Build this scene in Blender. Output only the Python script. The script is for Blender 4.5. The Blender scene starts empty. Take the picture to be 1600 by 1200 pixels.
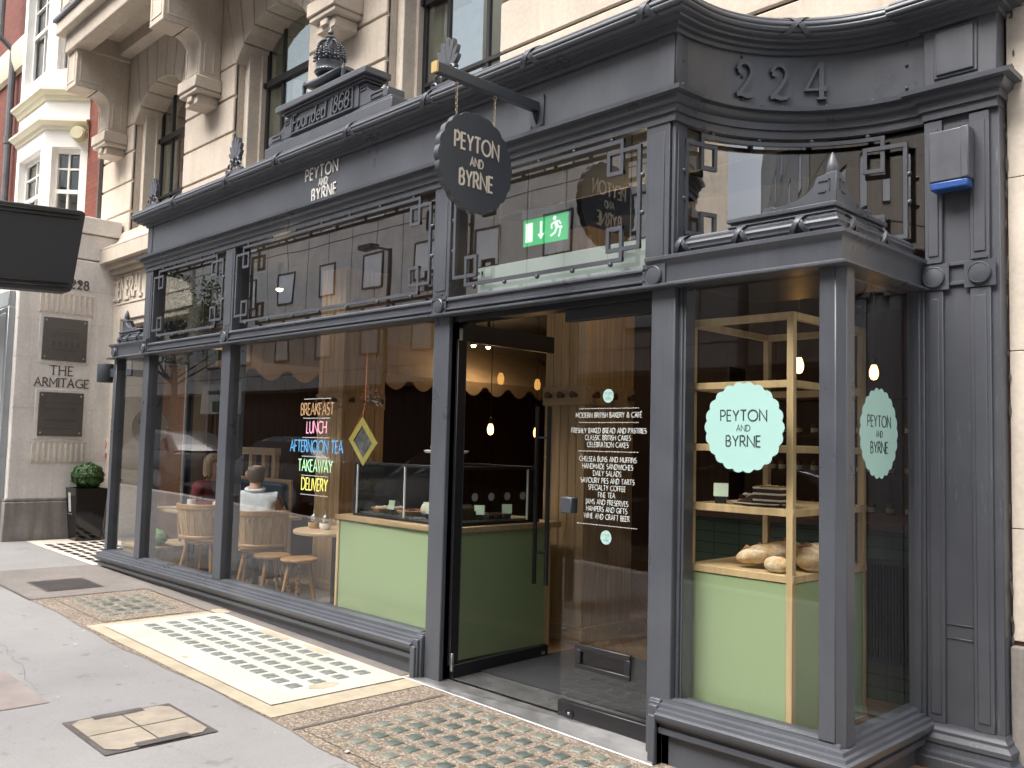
import bpy, bmesh, math, random
from mathutils import Vector, Matrix
random.seed(11)
S = bpy.context.scene
COL = S.collection
pi = math.pi

# ------------------------------------------------------------------ camera, sky, sun, exposure
cam = bpy.data.objects.new('camera', bpy.data.cameras.new('camera'))
COL.objects.link(cam)
S.camera = cam
_r = Vector((0.70024503, 0.71348058, 0.02454282)); _u = Vector((0.03042962, -0.06417698, 0.99747449)); _f = Vector((-0.71325376, 0.69772973, 0.06665055))
cam.matrix_world = Matrix(((_r.x, _u.x, -_f.x, 2.7645), (_r.y, _u.y, -_f.y, -3.684), (_r.z, _u.z, -_f.z, 1.469), (0, 0, 0, 1)))
cam.data.sensor_width = 36
cam.data.lens = 36 * 1408.43 / 1600
cam.data.clip_start = 0.05
cam.data.clip_end = 600

SUN_EL, SUN_AZ = math.radians(56), math.radians(194)     # azimuth clockwise from +Y
W = bpy.data.worlds.new('World'); S.world = W; W.use_nodes = True
wn = W.node_tree
sky = wn.nodes.new('ShaderNodeTexSky'); sky.sky_type = 'NISHITA'; sky.sun_disc = False
sky.sun_elevation = SUN_EL; sky.sun_rotation = SUN_AZ; sky.air_density = 1.0; sky.dust_density = 7.0; sky.ozone_density = 1.0
wn.nodes['Background'].inputs['Strength'].default_value = 0.15
hs = wn.nodes.new('ShaderNodeHueSaturation'); hs.inputs['Saturation'].default_value = .4
wn.links.new(sky.outputs[0], hs.inputs['Color']); wn.links.new(hs.outputs[0], wn.nodes['Background'].inputs[0])
sl = bpy.data.lights.new('sun', 'SUN'); sl.energy = 0.95; sl.angle = math.radians(48); sl.color = (1.0, 0.965, 0.92)
so = bpy.data.objects.new('sun', sl); COL.objects.link(so)
sd = Vector((math.sin(SUN_AZ) * math.cos(SUN_EL), math.cos(SUN_AZ) * math.cos(SUN_EL), math.sin(SUN_EL)))
so.rotation_euler = (-sd).to_track_quat('-Z', 'Y').to_euler()
so.location = (-8, -12, 20)
S.view_settings.view_transform = 'Standard'
S.view_settings.look = 'None'
S.view_settings.gamma = 1
S.view_settings.exposure = 1.62
try:
    S.cycles.max_bounces = 10; S.cycles.transparent_max_bounces = 24; S.cycles.glossy_bounces = 4
    S.cycles.use_denoising = True; S.cycles.sample_clamp_indirect = 6.0; S.cycles.caustics_reflective = False
except Exception:
    pass

# ------------------------------------------------------------------ mesh helpers
class MB:
    def __init__(s): s.v = []; s.f = []
    def add(s, vs, fs):
        n = len(s.v); s.v += [tuple(v) for v in vs]; s.f += [[i + n for i in f] for f in fs]; return s
    def box(s, x0, x1, y0, y1, z0, z1):
        vs = [(x, y, z) for z in (z0, z1) for y in (y0, y1) for x in (x0, x1)]
        return s.add(vs, [(0, 2, 3, 1), (4, 5, 7, 6), (0, 1, 5, 4), (2, 6, 7, 3), (0, 4, 6, 2), (1, 3, 7, 5)])
    def hexa(s, lo, hi):                       # two quads (4 points each)
        return s.add(list(lo) + list(hi), [(3, 2, 1, 0), (4, 5, 6, 7), (0, 1, 5, 4), (1, 2, 6, 5), (2, 3, 7, 6), (3, 0, 4, 7)])
    def quad(s, *p): return s.add(p, [tuple(range(len(p)))])
    def prism(s, poly, P, d0, d1):             # poly of (a,b) mapped by P(a,b,d)
        n = len(poly)
        vs = [P(a, b, d0) for a, b in poly] + [P(a, b, d1) for a, b in poly]
        return s.add(vs, [tuple(range(n))[::-1], tuple(range(n, 2 * n))] + [(i, (i + 1) % n, n + (i + 1) % n, n + i) for i in range(n)])
    def rings(s, rings, closed=True, caps=True):
        n = len(rings[0]); b = len(s.v)
        for r in rings: s.v += [tuple(p) for p in r]
        for k in range(len(rings) - 1):
            for i in range(n if closed else n - 1):
                j = (i + 1) % n
                s.f.append([b + k * n + i, b + k * n + j, b + (k + 1) * n + j, b + (k + 1) * n + i])
        if caps and closed:
            s.f.append([b + i for i in range(n)][::-1]); s.f.append([b + (len(rings) - 1) * n + i for i in range(n)])
        return s
    def tube(s, path, r, n=8, closed=False):
        path = [Vector(p) for p in path]; R = r if isinstance(r, (list, tuple)) else [r] * len(path)
        rg = []; up = None; N = len(path)
        for i, p in enumerate(path):
            if closed: t = path[(i + 1) % N] - path[i - 1]
            else: t = path[min(i + 1, N - 1)] - path[max(i - 1, 0)]
            t.normalize()
            if up is None:
                up = Vector((0, 0, 1)) if abs(t.z) < .9 else Vector((1, 0, 0))
            a = t.cross(up)
            if a.length < 1e-4: a = t.cross(Vector((0, 1, 0)))
            a.normalize(); up = a.cross(t); up.normalize()
            rg.append([p + (a * math.cos(2 * pi * k / n) + up * math.sin(2 * pi * k / n)) * R[i] for k in range(n)])
        if closed: rg.append(rg[0])
        return s.rings(rg, True, not closed)
    def lathe(s, prof, c=(0, 0, 0), n=20, sx=1, sy=1):
        c = Vector(c)
        rg = [[c + Vector((r * math.cos(2 * pi * k / n) * sx, r * math.sin(2 * pi * k / n) * sy, z)) for k in range(n)] for r, z in prof]
        return s.rings(rg)
    def ball(s, c, r, n=12, m=8, sq=(1, 1, 1)):
        c = Vector(c); rg = []
        for j in range(m + 1):
            th = pi * j / m; rr = max(math.sin(th), .02)
            rg.append([c + Vector((r * rr * math.cos(2 * pi * k / n) * sq[0], r * rr * math.sin(2 * pi * k / n) * sq[1], -r * math.cos(th) * sq[2])) for k in range(n)])
        return s.rings(rg)
    def sweep(s, prof, path, closedprof=False, caps=True):   # prof of (out,z); path of (x,y); out = right hand of travel
        path = [Vector((p[0], p[1])) for p in path]; N = len(path); rg = []
        for i, p in enumerate(path):
            ns = []
            if i > 0:
                d = (path[i] - path[i - 1]).normalized(); ns.append(Vector((d.y, -d.x)))
            if i < N - 1:
                d = (path[i + 1] - path[i]).normalized(); ns.append(Vector((d.y, -d.x)))
            m = sum(ns, Vector((0, 0)))
            if len(ns) == 2:
                m.normalize(); m = m / max(.3, m.dot(ns[0]))
            rg.append([(p.x + m.x * o, p.y + m.y * o, z) for o, z in prof])
        return s.rings(rg, closedprof, caps and closedprof)
    def bar(s, P, u0, u1, v0, v1, d0, d1, n=1):
        rg = []
        for k in range(n + 1):
            u = u0 + (u1 - u0) * k / n
            rg.append([P(u, v0, d0), P(u, v1, d0), P(u, v1, d1), P(u, v0, d1)])
        return s.rings(rg)

ORG = {}
def origin(o): return ORG.get(o.name, Vector((0, 0, 0))) if o else Vector((0, 0, 0))

def obj(name, mb, mat, parent=None, smooth=32, bevel=0, seg=1, world=True, recalc=True):
    me = bpy.data.meshes.new(name)
    off = origin(parent) if world else Vector((0, 0, 0))
    me.from_pydata([(v[0] - off.x, v[1] - off.y, v[2] - off.z) for v in mb.v], [], mb.f)
    if recalc:
        bm = bmesh.new(); bm.from_mesh(me); bmesh.ops.recalc_face_normals(bm, faces=bm.faces); bm.to_mesh(me); bm.free()
    me.materials.append(mat)
    if smooth:
        me.polygons.foreach_set('use_smooth', [True] * len(me.polygons))
        me.set_sharp_from_angle(angle=math.radians(smooth))
    o = bpy.data.objects.new(name, me); COL.objects.link(o)
    if parent: o.parent = parent
    ORG[o.name] = off
    if bevel:
        b = o.modifiers.new('bevel', 'BEVEL'); b.width = bevel; b.segments = seg; b.limit_method = 'ANGLE'; b.angle_limit = math.radians(40); b.harden_normals = False
    return o

def tag(o, label, cat, group=None, kind=None):
    o['label'] = label; o['category'] = cat
    if group: o['group'] = group
    if kind: o['kind'] = kind
    return o

def thing(name, label, cat, loc=(0, 0, 0), group=None):
    o = bpy.data.objects.new(name, None); COL.objects.link(o); o.location = loc; o.empty_display_size = .1
    ORG[o.name] = Vector(loc)
    return tag(o, label, cat, group)

def struct(o):
    o['kind'] = 'structure'; return o

def dup(root, loc, rz=None, label=None):
    r = root.copy(); COL.objects.link(r); r.location = loc
    if rz is not None: r.rotation_euler = (0, 0, rz)
    if label: r['label'] = label
    for ch in list(root.children):
        c = ch.copy(); COL.objects.link(c); c.parent = r
        for g in list(ch.children):
            d = g.copy(); COL.objects.link(d); d.parent = c
    return r

# ------------------------------------------------------------------ materials
def nodemat(name):
    m = bpy.data.materials.new(name); m.use_nodes = True
    return m, m.node_tree, m.node_tree.nodes['Principled BSDF']

def noise(nt, scale, detail=4, vec=None, rough=.6):
    n = nt.nodes.new('ShaderNodeTexNoise'); n.inputs['Scale'].default_value = scale; n.inputs['Detail'].default_value = detail; n.inputs['Roughness'].default_value = rough
    if vec is None:
        tc = nt.nodes.new('ShaderNodeTexCoord'); vec = tc.outputs['Object']
    nt.links.new(vec, n.inputs['Vector']); return n

def stretched(nt, sc):
    tc = nt.nodes.new('ShaderNodeTexCoord'); mp = nt.nodes.new('ShaderNodeMapping'); mp.inputs['Scale'].default_value = sc
    nt.links.new(tc.outputs['Object'], mp.inputs['Vector']); return mp.outputs[0]

def ramp(nt, fac, stops):
    r = nt.nodes.new('ShaderNodeValToRGB')
    while len(r.color_ramp.elements) < len(stops): r.color_ramp.elements.new(.5)
    for e, (p, c) in zip(r.color_ramp.elements, stops):
        e.position = p; e.color = (c[0], c[1], c[2], 1)
    nt.links.new(fac, r.inputs[0]); return r.outputs[0]

def mixc(nt, a, b, fac, mode='MIX'):
    m = nt.nodes.new('ShaderNodeMix'); m.data_type = 'RGBA'; m.blend_type = mode
    for s_, x in ((m.inputs[6], a), (m.inputs[7], b), (m.inputs[0], fac)):
        if isinstance(x, (int, float)): s_.default_value = x
        elif isinstance(x, tuple): s_.default_value = (x[0], x[1], x[2], 1)
        else: nt.links.new(x, s_)
    return m.outputs[2]

def bump(nt, b, h, strength=.2, dist=.01):
    n = nt.nodes.new('ShaderNodeBump'); n.inputs['Strength'].default_value = strength; n.inputs['Distance'].default_value = dist
    nt.links.new(h, n.inputs['Height']); nt.links.new(n.outputs[0], b.inputs['Normal'])

def sc(c, k): return (min(1, c[0] * k), min(1, c[1] * k), min(1, c[2] * k))

def mat(name, col, rough=.5, metal=0, var=.15, scale=5, bmp=0, bscale=80, spec=.5, grain=None, rvar=0, coat=0):
    m, nt, b = nodemat(name)
    vec = stretched(nt, grain) if grain else None
    n = noise(nt, scale, 5, vec)
    c = ramp(nt, n.outputs['Fac'], [(.3, sc(col, 1 - var)), (.7, sc(col, 1 + var))])
    nt.links.new(c, b.inputs['Base Color'])
    b.inputs['Roughness'].default_value = rough; b.inputs['Metallic'].default_value = metal
    b.inputs['Specular IOR Level'].default_value = spec; b.inputs['Coat Weight'].default_value = coat
    if rvar:
        n3 = noise(nt, scale * 2.3, 5)
        mr = nt.nodes.new('ShaderNodeMapRange'); mr.inputs[1].default_value = .3; mr.inputs[2].default_value = .7
        mr.inputs[3].default_value = max(.02, rough - rvar); mr.inputs[4].default_value = rough + rvar
        nt.links.new(n3.outputs['Fac'], mr.inputs[0]); nt.links.new(mr.outputs[0], b.inputs['Roughness'])
    if bmp:
        n2 = noise(nt, bscale, 3, vec); bump(nt, b, n2.outputs['Fac'], bmp, .004)
    return m

def emit(name, col, strength):
    m, nt, b = nodemat(name)
    b.inputs['Base Color'].default_value = (*col, 1); b.inputs['Emission Color'].default_value = (*col, 1); b.inputs['Emission Strength'].default_value = strength
    return m

def glassmat(name, refl=.12, tint=(1, 1, 1), rough=0.0, gain=1.0):
    m = bpy.data.materials.new(name); m.use_nodes = True; nt = m.node_tree
    nt.nodes.remove(nt.nodes['Principled BSDF']); out = nt.nodes['Material Output']
    t = nt.nodes.new('ShaderNodeBsdfTransparent'); t.inputs[0].default_value = (*tint, 1)
    g = nt.nodes.new('ShaderNodeBsdfGlossy'); g.inputs['Roughness'].default_value = rough
    lw = nt.nodes.new('ShaderNodeLayerWeight'); lw.inputs[0].default_value = .5
    pw = nt.nodes.new('ShaderNodeMath'); pw.operation = 'POWER'; pw.inputs[1].default_value = 4.0; nt.links.new(lw.outputs['Facing'], pw.inputs[0])
    # slight waviness of the panes
    n = noise(nt, 1.3, 1); bp = nt.nodes.new('ShaderNodeBump'); bp.inputs['Strength'].default_value = .05; bp.inputs['Distance'].default_value = .02
    nt.links.new(n.outputs['Fac'], bp.inputs['Height']); nt.links.new(bp.outputs[0], g.inputs['Normal'])
    mm = nt.nodes.new('ShaderNodeMath'); mm.operation = 'MULTIPLY_ADD'; mm.inputs[1].default_value = gain; mm.inputs[2].default_value = refl; mm.use_clamp = True
    nt.links.new(pw.outputs[0], mm.inputs[0])
    mx = nt.nodes.new('ShaderNodeMixShader'); nt.links.new(mm.outputs[0], mx.inputs[0]); nt.links.new(t.outputs[0], mx.inputs[1]); nt.links.new(g.outputs[0], mx.inputs[2])
    nt.links.new(mx.outputs[0], out.inputs[0]); return m

def paint():
    m, nt, b = nodemat('slate_grey_gloss_paint')
    n = noise(nt, 2.6, 6); c = ramp(nt, n.outputs['Fac'], [(.3, (.064, .070, .083)), (.7, (.081, .088, .103))])
    v = stretched(nt, (45, 45, 2.2)); s2 = noise(nt, 1, 5, v, .7)
    c = mixc(nt, c, ramp(nt, s2.outputs['Fac'], [(.35, (.80, .80, .80)), (.65, (1, 1, 1))]), .55, 'MULTIPLY')
    n4 = noise(nt, 38, 3, None, .75); k = ramp(nt, n4.outputs['Fac'], [(.70, (0, 0, 0)), (.76, (.45, .45, .45))])
    n5 = noise(nt, 1.7, 2); k = mixc(nt, k, ramp(nt, n5.outputs['Fac'], [(.5, (0, 0, 0)), (.65, (1, 1, 1))]), 1.0, 'MULTIPLY')
    nt.links.new(mixc(nt, c, (.22, .23, .25), k), b.inputs['Base Color'])
    mr = nt.nodes.new('ShaderNodeMapRange'); mr.inputs[1].default_value = .3; mr.inputs[2].default_value = .7; mr.inputs[3].default_value = .24; mr.inputs[4].default_value = .46
    nt.links.new(n.outputs['Fac'], mr.inputs[0]); nt.links.new(mr.outputs[0], b.inputs['Roughness'])
    bump(nt, b, s2.outputs['Fac'], .10, .003); return m
PAINT = paint()
PAINT_WORN = None
def worn():
    m, nt, b = nodemat('scuffed_slate_paint')
    n = noise(nt, 3, 5); c = ramp(nt, n.outputs['Fac'], [(.3, (.062, .067, .080)), (.7, (.078, .084, .099))])
    v = stretched(nt, (60, 60, 5)); s2 = noise(nt, 1, 6, v, .75); k = ramp(nt, s2.outputs['Fac'], [(.58, (0, 0, 0)), (.70, (1, 1, 1))])
    n4 = noise(nt, 2.2, 3); k2 = ramp(nt, n4.outputs['Fac'], [(.45, (0, 0, 0)), (.65, (.6, .6, .6))])
    kk = mixc(nt, k, k2, 1.0, 'MULTIPLY')
    nt.links.new(mixc(nt, c, (.3, .31, .33), kk), b.inputs['Base Color']); b.inputs['Roughness'].default_value = .42
    bump(nt, b, noise(nt, 16, 4).outputs['Fac'], .12, .004)
    return m
PAINT_WORN = worn()
SIGN = mat('dark_sign_board', (.045, .052, .062), .42, var=.06, scale=3)
BLACK = mat('satin_black', (.012, .012, .014), .4, var=.1, scale=4)
BLACKM = mat('matt_black_sign', (.013, .013, .014), .55, var=.1, scale=2)
GLOSSBLACK = mat('gloss_black', (.008, .008, .009), .08, var=.05, scale=2)
def stone(name, col, stain, bs=.25, streak=.35):
    m, nt, b = nodemat(name)
    n1 = noise(nt, 1.6, 6); n2 = noise(nt, 28, 4); v = stretched(nt, (7, 7, .7)); n3 = noise(nt, 1, 5, v)
    c = ramp(nt, n1.outputs['Fac'], [(.3, sc(col, .84)), (.68, sc(col, 1.1))])
    c = mixc(nt, c, ramp(nt, n2.outputs['Fac'], [(.3, (.78, .78, .78)), (.7, (1, 1, 1))]), .7, 'MULTIPLY')
    k = ramp(nt, n3.outputs['Fac'], [(.5, (0, 0, 0)), (.75, (1, 1, 1))])
    kk = mixc(nt, (0, 0, 0), k, streak)
    c = mixc(nt, c, stain, kk); nt.links.new(c, b.inputs['Base Color']); b.inputs['Roughness'].default_value = .85
    b.inputs['Specular IOR Level'].default_value = .25
    bump(nt, b, n2.outputs['Fac'], bs, .006); return m
STONE = stone('warm_portland_stone', (.56, .49, .41), (.36, .31, .25), streak=.5)
STONE_PALE = stone('pale_limestone', (.66, .59, .50), (.48, .42, .35), streak=.25)
STONE_GREY = stone('weathered_grey_limestone', (.74, .70, .65), (.42, .39, .36), streak=.4)
GRANITE = stone('stained_granite_plinth', (.26, .24, .22), (.11, .10, .09), streak=.8)
CONC = stone('pale_concrete_panels', (.74, .71, .67), (.55, .52, .49), streak=.4)
WHITE = mat('white_paint', (.80, .79, .75), .5, var=.04, scale=2, bmp=.05)
CREAM = mat('cream_paint', (.72, .68, .52), .5, var=.05, scale=2)
def brickmat():
    m, nt, b = nodemat('red_brick')
    tc = nt.nodes.new('ShaderNodeTexCoord'); sp = nt.nodes.new('ShaderNodeSeparateXYZ'); nt.links.new(tc.outputs['Object'], sp.inputs[0])
    ad = nt.nodes.new('ShaderNodeMath'); ad.operation = 'ADD'; nt.links.new(sp.outputs[0], ad.inputs[0]); nt.links.new(sp.outputs[1], ad.inputs[1])
    cb = nt.nodes.new('ShaderNodeCombineXYZ'); nt.links.new(ad.outputs[0], cb.inputs[0]); nt.links.new(sp.outputs[2], cb.inputs[1])
    bt = nt.nodes.new('ShaderNodeTexBrick'); nt.links.new(cb.outputs[0], bt.inputs['Vector'])
    bt.inputs['Color1'].default_value = (.15, .034, .018, 1); bt.inputs['Color2'].default_value = (.20, .05, .028, 1); bt.inputs['Mortar'].default_value = (.09, .04, .03, 1)
    bt.inputs['Scale'].default_value = 1; bt.inputs['Brick Width'].default_value = .225; bt.inputs['Row Height'].default_value = .075; bt.inputs['Mortar Size'].default_value = .006
    c = mixc(nt, bt.outputs['Color'], ramp(nt, noise(nt, 9, 4).outputs['Fac'], [(.3, (.7, .7, .7)), (.7, (1, 1, 1))]), .8, 'MULTIPLY')
    nt.links.new(c, b.inputs['Base Color']); b.inputs['Roughness'].default_value = .8; bump(nt, b, bt.outputs['Fac'], -.4, .006); return m
BRICK = brickmat()
LEAD = mat('grey_lead', (.13, .135, .145), .5, var=.2, scale=5)
STEEL = mat('brushed_steel', (.40, .40, .40), .5, 1, var=.15, scale=3, grain=(2, 60, 60), rvar=.1)
BRONZE = mat('dark_bronze_plaque', (.135, .127, .12), .42, .55, var=.12, scale=8, rvar=.08)
GREYMETAL = mat('grey_shop_metal', (.30, .32, .33), .45, .2, var=.1, scale=4)
CHAIN = mat('brassy_chain', (.45, .38, .27), .35, 1, var=.1)
BRASS = mat('brass_cap', (.62, .45, .20), .4, .6, var=.1)
IVORY = mat('ivory_lettering', (.62, .56, .46), .45, var=.05)
LETTERSTEEL = mat('pale_cut_letters', (.72, .70, .66), .4, .1, var=.05)
DARKLET = mat('dark_teal_lettering', (.02, .035, .04), .5, var=.05)
MINT = mat('mint_vinyl', (.33, .54, .50), .55, var=.02, scale=1)
MINTPANEL = mat('pale_mint_panel', (.70, .82, .77), .45, var=.03, scale=1)
GREYVINYL = mat('grey_vinyl_back', (.52, .50, .47), .6, var=.03)
WHITEINK = mat('white_vinyl', (.52, .55, .53), .6, var=.02)
DOTGREY = mat('frosted_dot', (.30, .32, .32), .6, var=.03)
GLASS = glassmat('shop_glass', .062, (.95, .97, .96), 0, 1.3)
GLASS_CL = glassmat('clerestory_glass', .33, (.86, .88, .87), 0, 1.2)
GLASS_UP = glassmat('upper_glass', .20, (.75, .79, .77), 0, 1.3)
GLASS_CASE = glassmat('case_glass', .045, (.97, .99, .98), 0, 1)
GLASS_OPP = mat('window_pane_pale', (.88, .92, .95), .12, var=.15, scale=.6)  # pale colour paints in the sky reflection on the opposite windows
OAK = mat('oak_upright', (.40, .265, .14), .45, var=.25, scale=1, grain=(34, 34, 1.6), bmp=.05, bscale=1)
OAKH = mat('oak_along', (.40, .28, .165), .45, var=.22, scale=1, grain=(1.6, 34, 34), bmp=.05, bscale=1)
OAKP = mat('pale_oak', (.50, .36, .19), .45, var=.18, scale=1, grain=(20, 20, 1.6))
DARKWOOD = mat('dark_walnut_panel', (.075, .034, .018), .5, var=.25, scale=1, grain=(14, 14, .8))
CHAIRWOOD = mat('beech_wood', (.33, .185, .08), .4, var=.2, scale=1, grain=(22, 22, 2))
GREEN = mat('sage_green_laminate', (.29, .375, .205), .35, var=.03, scale=1)
def tile():
    m, nt, b = nodemat('green_tiles')
    tc = nt.nodes.new('ShaderNodeTexCoord'); sp = nt.nodes.new('ShaderNodeSeparateXYZ'); nt.links.new(tc.outputs['Object'], sp.inputs[0])
    ad = nt.nodes.new('ShaderNodeMath'); ad.operation = 'ADD'; nt.links.new(sp.outputs[0], ad.inputs[0]); nt.links.new(sp.outputs[1], ad.inputs[1])
    cb = nt.nodes.new('ShaderNodeCombineXYZ'); nt.links.new(ad.outputs[0], cb.inputs[0]); nt.links.new(sp.outputs[2], cb.inputs[1])
    bt = nt.nodes.new('ShaderNodeTexBrick'); nt.links.new(cb.outputs[0], bt.inputs['Vector']); bt.offset = 0
    bt.inputs['Color1'].default_value = (.05, .08, .045, 1); bt.inputs['Color2'].default_value = (.06, .095, .055, 1); bt.inputs['Mortar'].default_value = (.02, .03, .02, 1)
    bt.inputs['Scale'].default_value = 1; bt.inputs['Brick Width'].default_value = .2; bt.inputs['Row Height'].default_value = .075; bt.inputs['Mortar Size'].default_value = .004
    nt.links.new(bt.outputs['Color'], b.inputs['Base Color']); b.inputs['Roughness'].default_value = .2; return m
TILE = tile()
PLASTER = stone('worn_beige_plaster', (.36, .29, .21), (.24, .18, .12), streak=.4)
CANVAS = mat('peach_canvas', (.62, .42, .25), .8, var=.1, scale=4)
CEIL = mat('dim_ceiling_paint', (.11, .10, .09), .8, var=.1, scale=1)
def floorm():
    m, nt, b = nodemat('oak_herringbone')
    tc = nt.nodes.new('ShaderNodeTexCoord'); mp = nt.nodes.new('ShaderNodeMapping'); mp.inputs['Rotation'].default_value = (0, 0, math.radians(45))
    nt.links.new(tc.outputs['Object'], mp.inputs[0])
    bt = nt.nodes.new('ShaderNodeTexBrick'); nt.links.new(mp.outputs[0], bt.inputs['Vector'])
    bt.inputs['Color1'].default_value = (.22, .13, .065, 1); bt.inputs['Color2'].default_value = (.30, .185, .095, 1); bt.inputs['Mortar'].default_value = (.08, .045, .02, 1)
    bt.inputs['Scale'].default_value = 1; bt.inputs['Brick Width'].default_value = .3; bt.inputs['Row Height'].default_value = .075; bt.inputs['Mortar Size'].default_value = .003
    nt.links.new(bt.outputs['Color'], b.inputs['Base Color']); b.inputs['Roughness'].default_value = .3; return m
FLOOR = floorm()
MATB = mat('charcoal_entrance_mat', (.018, .019, .022), .9, var=.3, scale=60, bmp=.4, bscale=300)
def asphalt():
    m, nt, b = nodemat('grey_mastic_asphalt')
    n1 = noise(nt, .8, 5); n2 = noise(nt, 90, 3); n3 = noise(nt, 5.5, 4, None, .7); n5 = noise(nt, 2.1, 3)
    c = ramp(nt, n1.outputs['Fac'], [(.3, (.205, .20, .198)), (.7, (.275, .268, .264))])
    c = mixc(nt, c, ramp(nt, n2.outputs['Fac'], [(.3, (.8, .8, .8)), (.7, (1, 1, 1))]), .8, 'MULTIPLY')
    k = ramp(nt, n3.outputs['Fac'], [(.60, (0, 0, 0)), (.70, (.6, .6, .6))])
    c = mixc(nt, c, (.12, .115, .11), k)
    vo = nt.nodes.new('ShaderNodeTexVoronoi'); vo.inputs['Scale'].default_value = 4.6; tc = nt.nodes.new('ShaderNodeTexCoord'); nt.links.new(tc.outputs['Object'], vo.inputs['Vector'])
    nt.links.new(mixc(nt, c, (.13, .125, .12), ramp(nt, vo.outputs['Distance'], [(.07, (.7, .7, .7)), (.11, (0, 0, 0))])), b.inputs['Base Color'])
    b.inputs['Roughness'].default_value = .75; bump(nt, b, n2.outputs['Fac'], .2, .003); return m
ASPHALT = asphalt()
def aggregate():
    m, nt, b = nodemat('brown_exposed_aggregate')
    vo = nt.nodes.new('ShaderNodeTexVoronoi'); vo.inputs['Scale'].default_value = 95; tc = nt.nodes.new('ShaderNodeTexCoord'); nt.links.new(tc.outputs['Object'], vo.inputs['Vector'])
    sp = nt.nodes.new('ShaderNodeSeparateColor'); nt.links.new(vo.outputs['Color'], sp.inputs[0])
    c = ramp(nt, sp.outputs[0], [(0, (.10, .075, .055)), (.45, (.19, .15, .112)), (.8, (.27, .22, .17)), (1, (.40, .35, .29))])
    c = mixc(nt, c, ramp(nt, noise(nt, 2.2, 4).outputs['Fac'], [(.3, (.78, .78, .78)), (.7, (1.0, 1.0, 1.0))]), .9, 'MULTIPLY')
    nt.links.new(c, b.inputs['Base Color']); b.inputs['Roughness'].default_value = .7; bump(nt, b, vo.outputs['Distance'], .35, .004); return m
AGG = aggregate()
PALEAGG = mat('pale_sandy_render', (.36, .31, .225), .8, var=.2, scale=4, bmp=.3, bscale=120)
CREAMCONC = stone('new_cream_concrete', (.50, .475, .41), (.52, .45, .33), bs=.15, streak=.3)
GREYAGG = stone('dirty_grey_screed', (.20, .18, .165), (.12, .11, .1), streak=.5)
LENSG = mat('clear_grey_lens', (.17, .185, .175), .35, var=.5, scale=30, bmp=.3, bscale=40)
LENS = mat('green_grey_glass_lens', (.085, .10, .09), .3, var=.5, scale=22, bmp=.3, bscale=40)
LENSW = mat('worn_frosted_lens', (.14, .15, .125), .5, var=.4, scale=16)
IRON = mat('dull_iron', (.10, .088, .085), .6, .3, var=.25, scale=10, bmp=.3, bscale=60)
PINKSTONE = mat('pinkish_paving', (.225, .195, .18), .8, var=.2, scale=3, bmp=.2, bscale=80)
TANSTONE = mat('sandy_manhole_infill', (.27, .235, .185), .8, var=.2, scale=7, bmp=.2, bscale=90)
SEAM = mat('dark_joint', (.09, .08, .07), .9, var=.2)
WETSTONE = mat('dark_worn_threshold_stone', (.07, .072, .072), .35, var=.4, scale=5, rvar=.12)
LEAF = mat('box_leaf', (.035, .085, .018), .5, var=.45, scale=30)
TREELEAF = mat('plane_leaf', (.07, .12, .035), .5, var=.4, scale=6)
BARK = mat('bark', (.12, .1, .075), .8, var=.3, scale=6)
SKIN = mat('skin', (.52, .31, .22), .5, var=.08, scale=8)
SHIRT = mat('pale_blue_shirt', (.58, .62, .66), .8, var=.22, scale=9, bmp=.9, bscale=16)
REDTOP = mat('red_knit', (.13, .014, .018), .85, var=.4, scale=14, bmp=.8, bscale=18)
JEANS = mat('blue_denim', (.055, .085, .13), .8, var=.2, scale=30)
GREYTROU = mat('grey_trousers', (.28, .29, .32), .8, var=.15, scale=10)
HAIRB = mat('blonde_hair', (.33, .25, .15), .6, var=.55, scale=1, grain=(60, 60, 6))
HAIRG = mat('cropped_grey_hair', (.12, .09, .07), .6, var=.3, scale=60)
BLUEV = mat('navy_blue_upholstery', (.018, .05, .10), .5, var=.15, scale=10)
CERAMIC = mat('white_ceramic', (.8, .8, .77), .2, var=.03)
def crust():
    m, nt, b = nodemat('floury_bread_crust')
    n = noise(nt, 17, 6, None, .7); c = ramp(nt, n.outputs['Fac'], [(.24, (.20, .10, .04)), (.40, (.44, .28, .13)), (.56, (.58, .44, .26)), (.70, (.74, .66, .54))])
    v = stretched(nt, (10, 30, 30)); n2 = noise(nt, 1, 4, v); c = mixc(nt, c, (.70, .63, .52), ramp(nt, n2.outputs['Fac'], [(.5, (0, 0, 0)), (.66, (.8, .8, .8))]))
    nt.links.new(c, b.inputs['Base Color']); b.inputs['Roughness'].default_value = .85; bump(nt, b, noise(nt, 60, 4).outputs['Fac'], .7, .006); return m
CRUST = crust()
CRUSTD = mat('dark_crust', (.32, .16, .06), .75, var=.4, scale=14, bmp=.4, bscale=50)
CHOC = mat('chocolate_sponge', (.05, .022, .012), .8, var=.3, scale=60, bmp=.5, bscale=120)
CREAMF = mat('cream_filling', (.75, .66, .52), .6, var=.1, scale=30)
PASTRY = mat('golden_pastry', (.50, .28, .10), .6, var=.4, scale=30, bmp=.4, bscale=60)
BERRY = mat('berry_topping', (.20, .045, .03), .4, var=.5, scale=40)
CARD = mat('pale_card', (.62, .74, .58), .7, var=.03)
SUGAR = mat('brown_sugar', (.45, .29, .14), .7, var=.2, scale=40)
SALT = mat('white_sugar', (.8, .8, .78), .7, var=.05)
BLUELAMP = mat('blue_plastic', (.02, .07, .26), .35, var=.08)
ALARMGREY = mat('weathered_alarm_box', (.078, .082, .097), .4, var=.15, scale=9, rvar=.08)
YELLOWP = mat('faded_yellow_plastic', (.55, .52, .34), .5, var=.1)
REDP = mat('red_vinyl', (.55, .03, .03), .5, var=.05)
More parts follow.
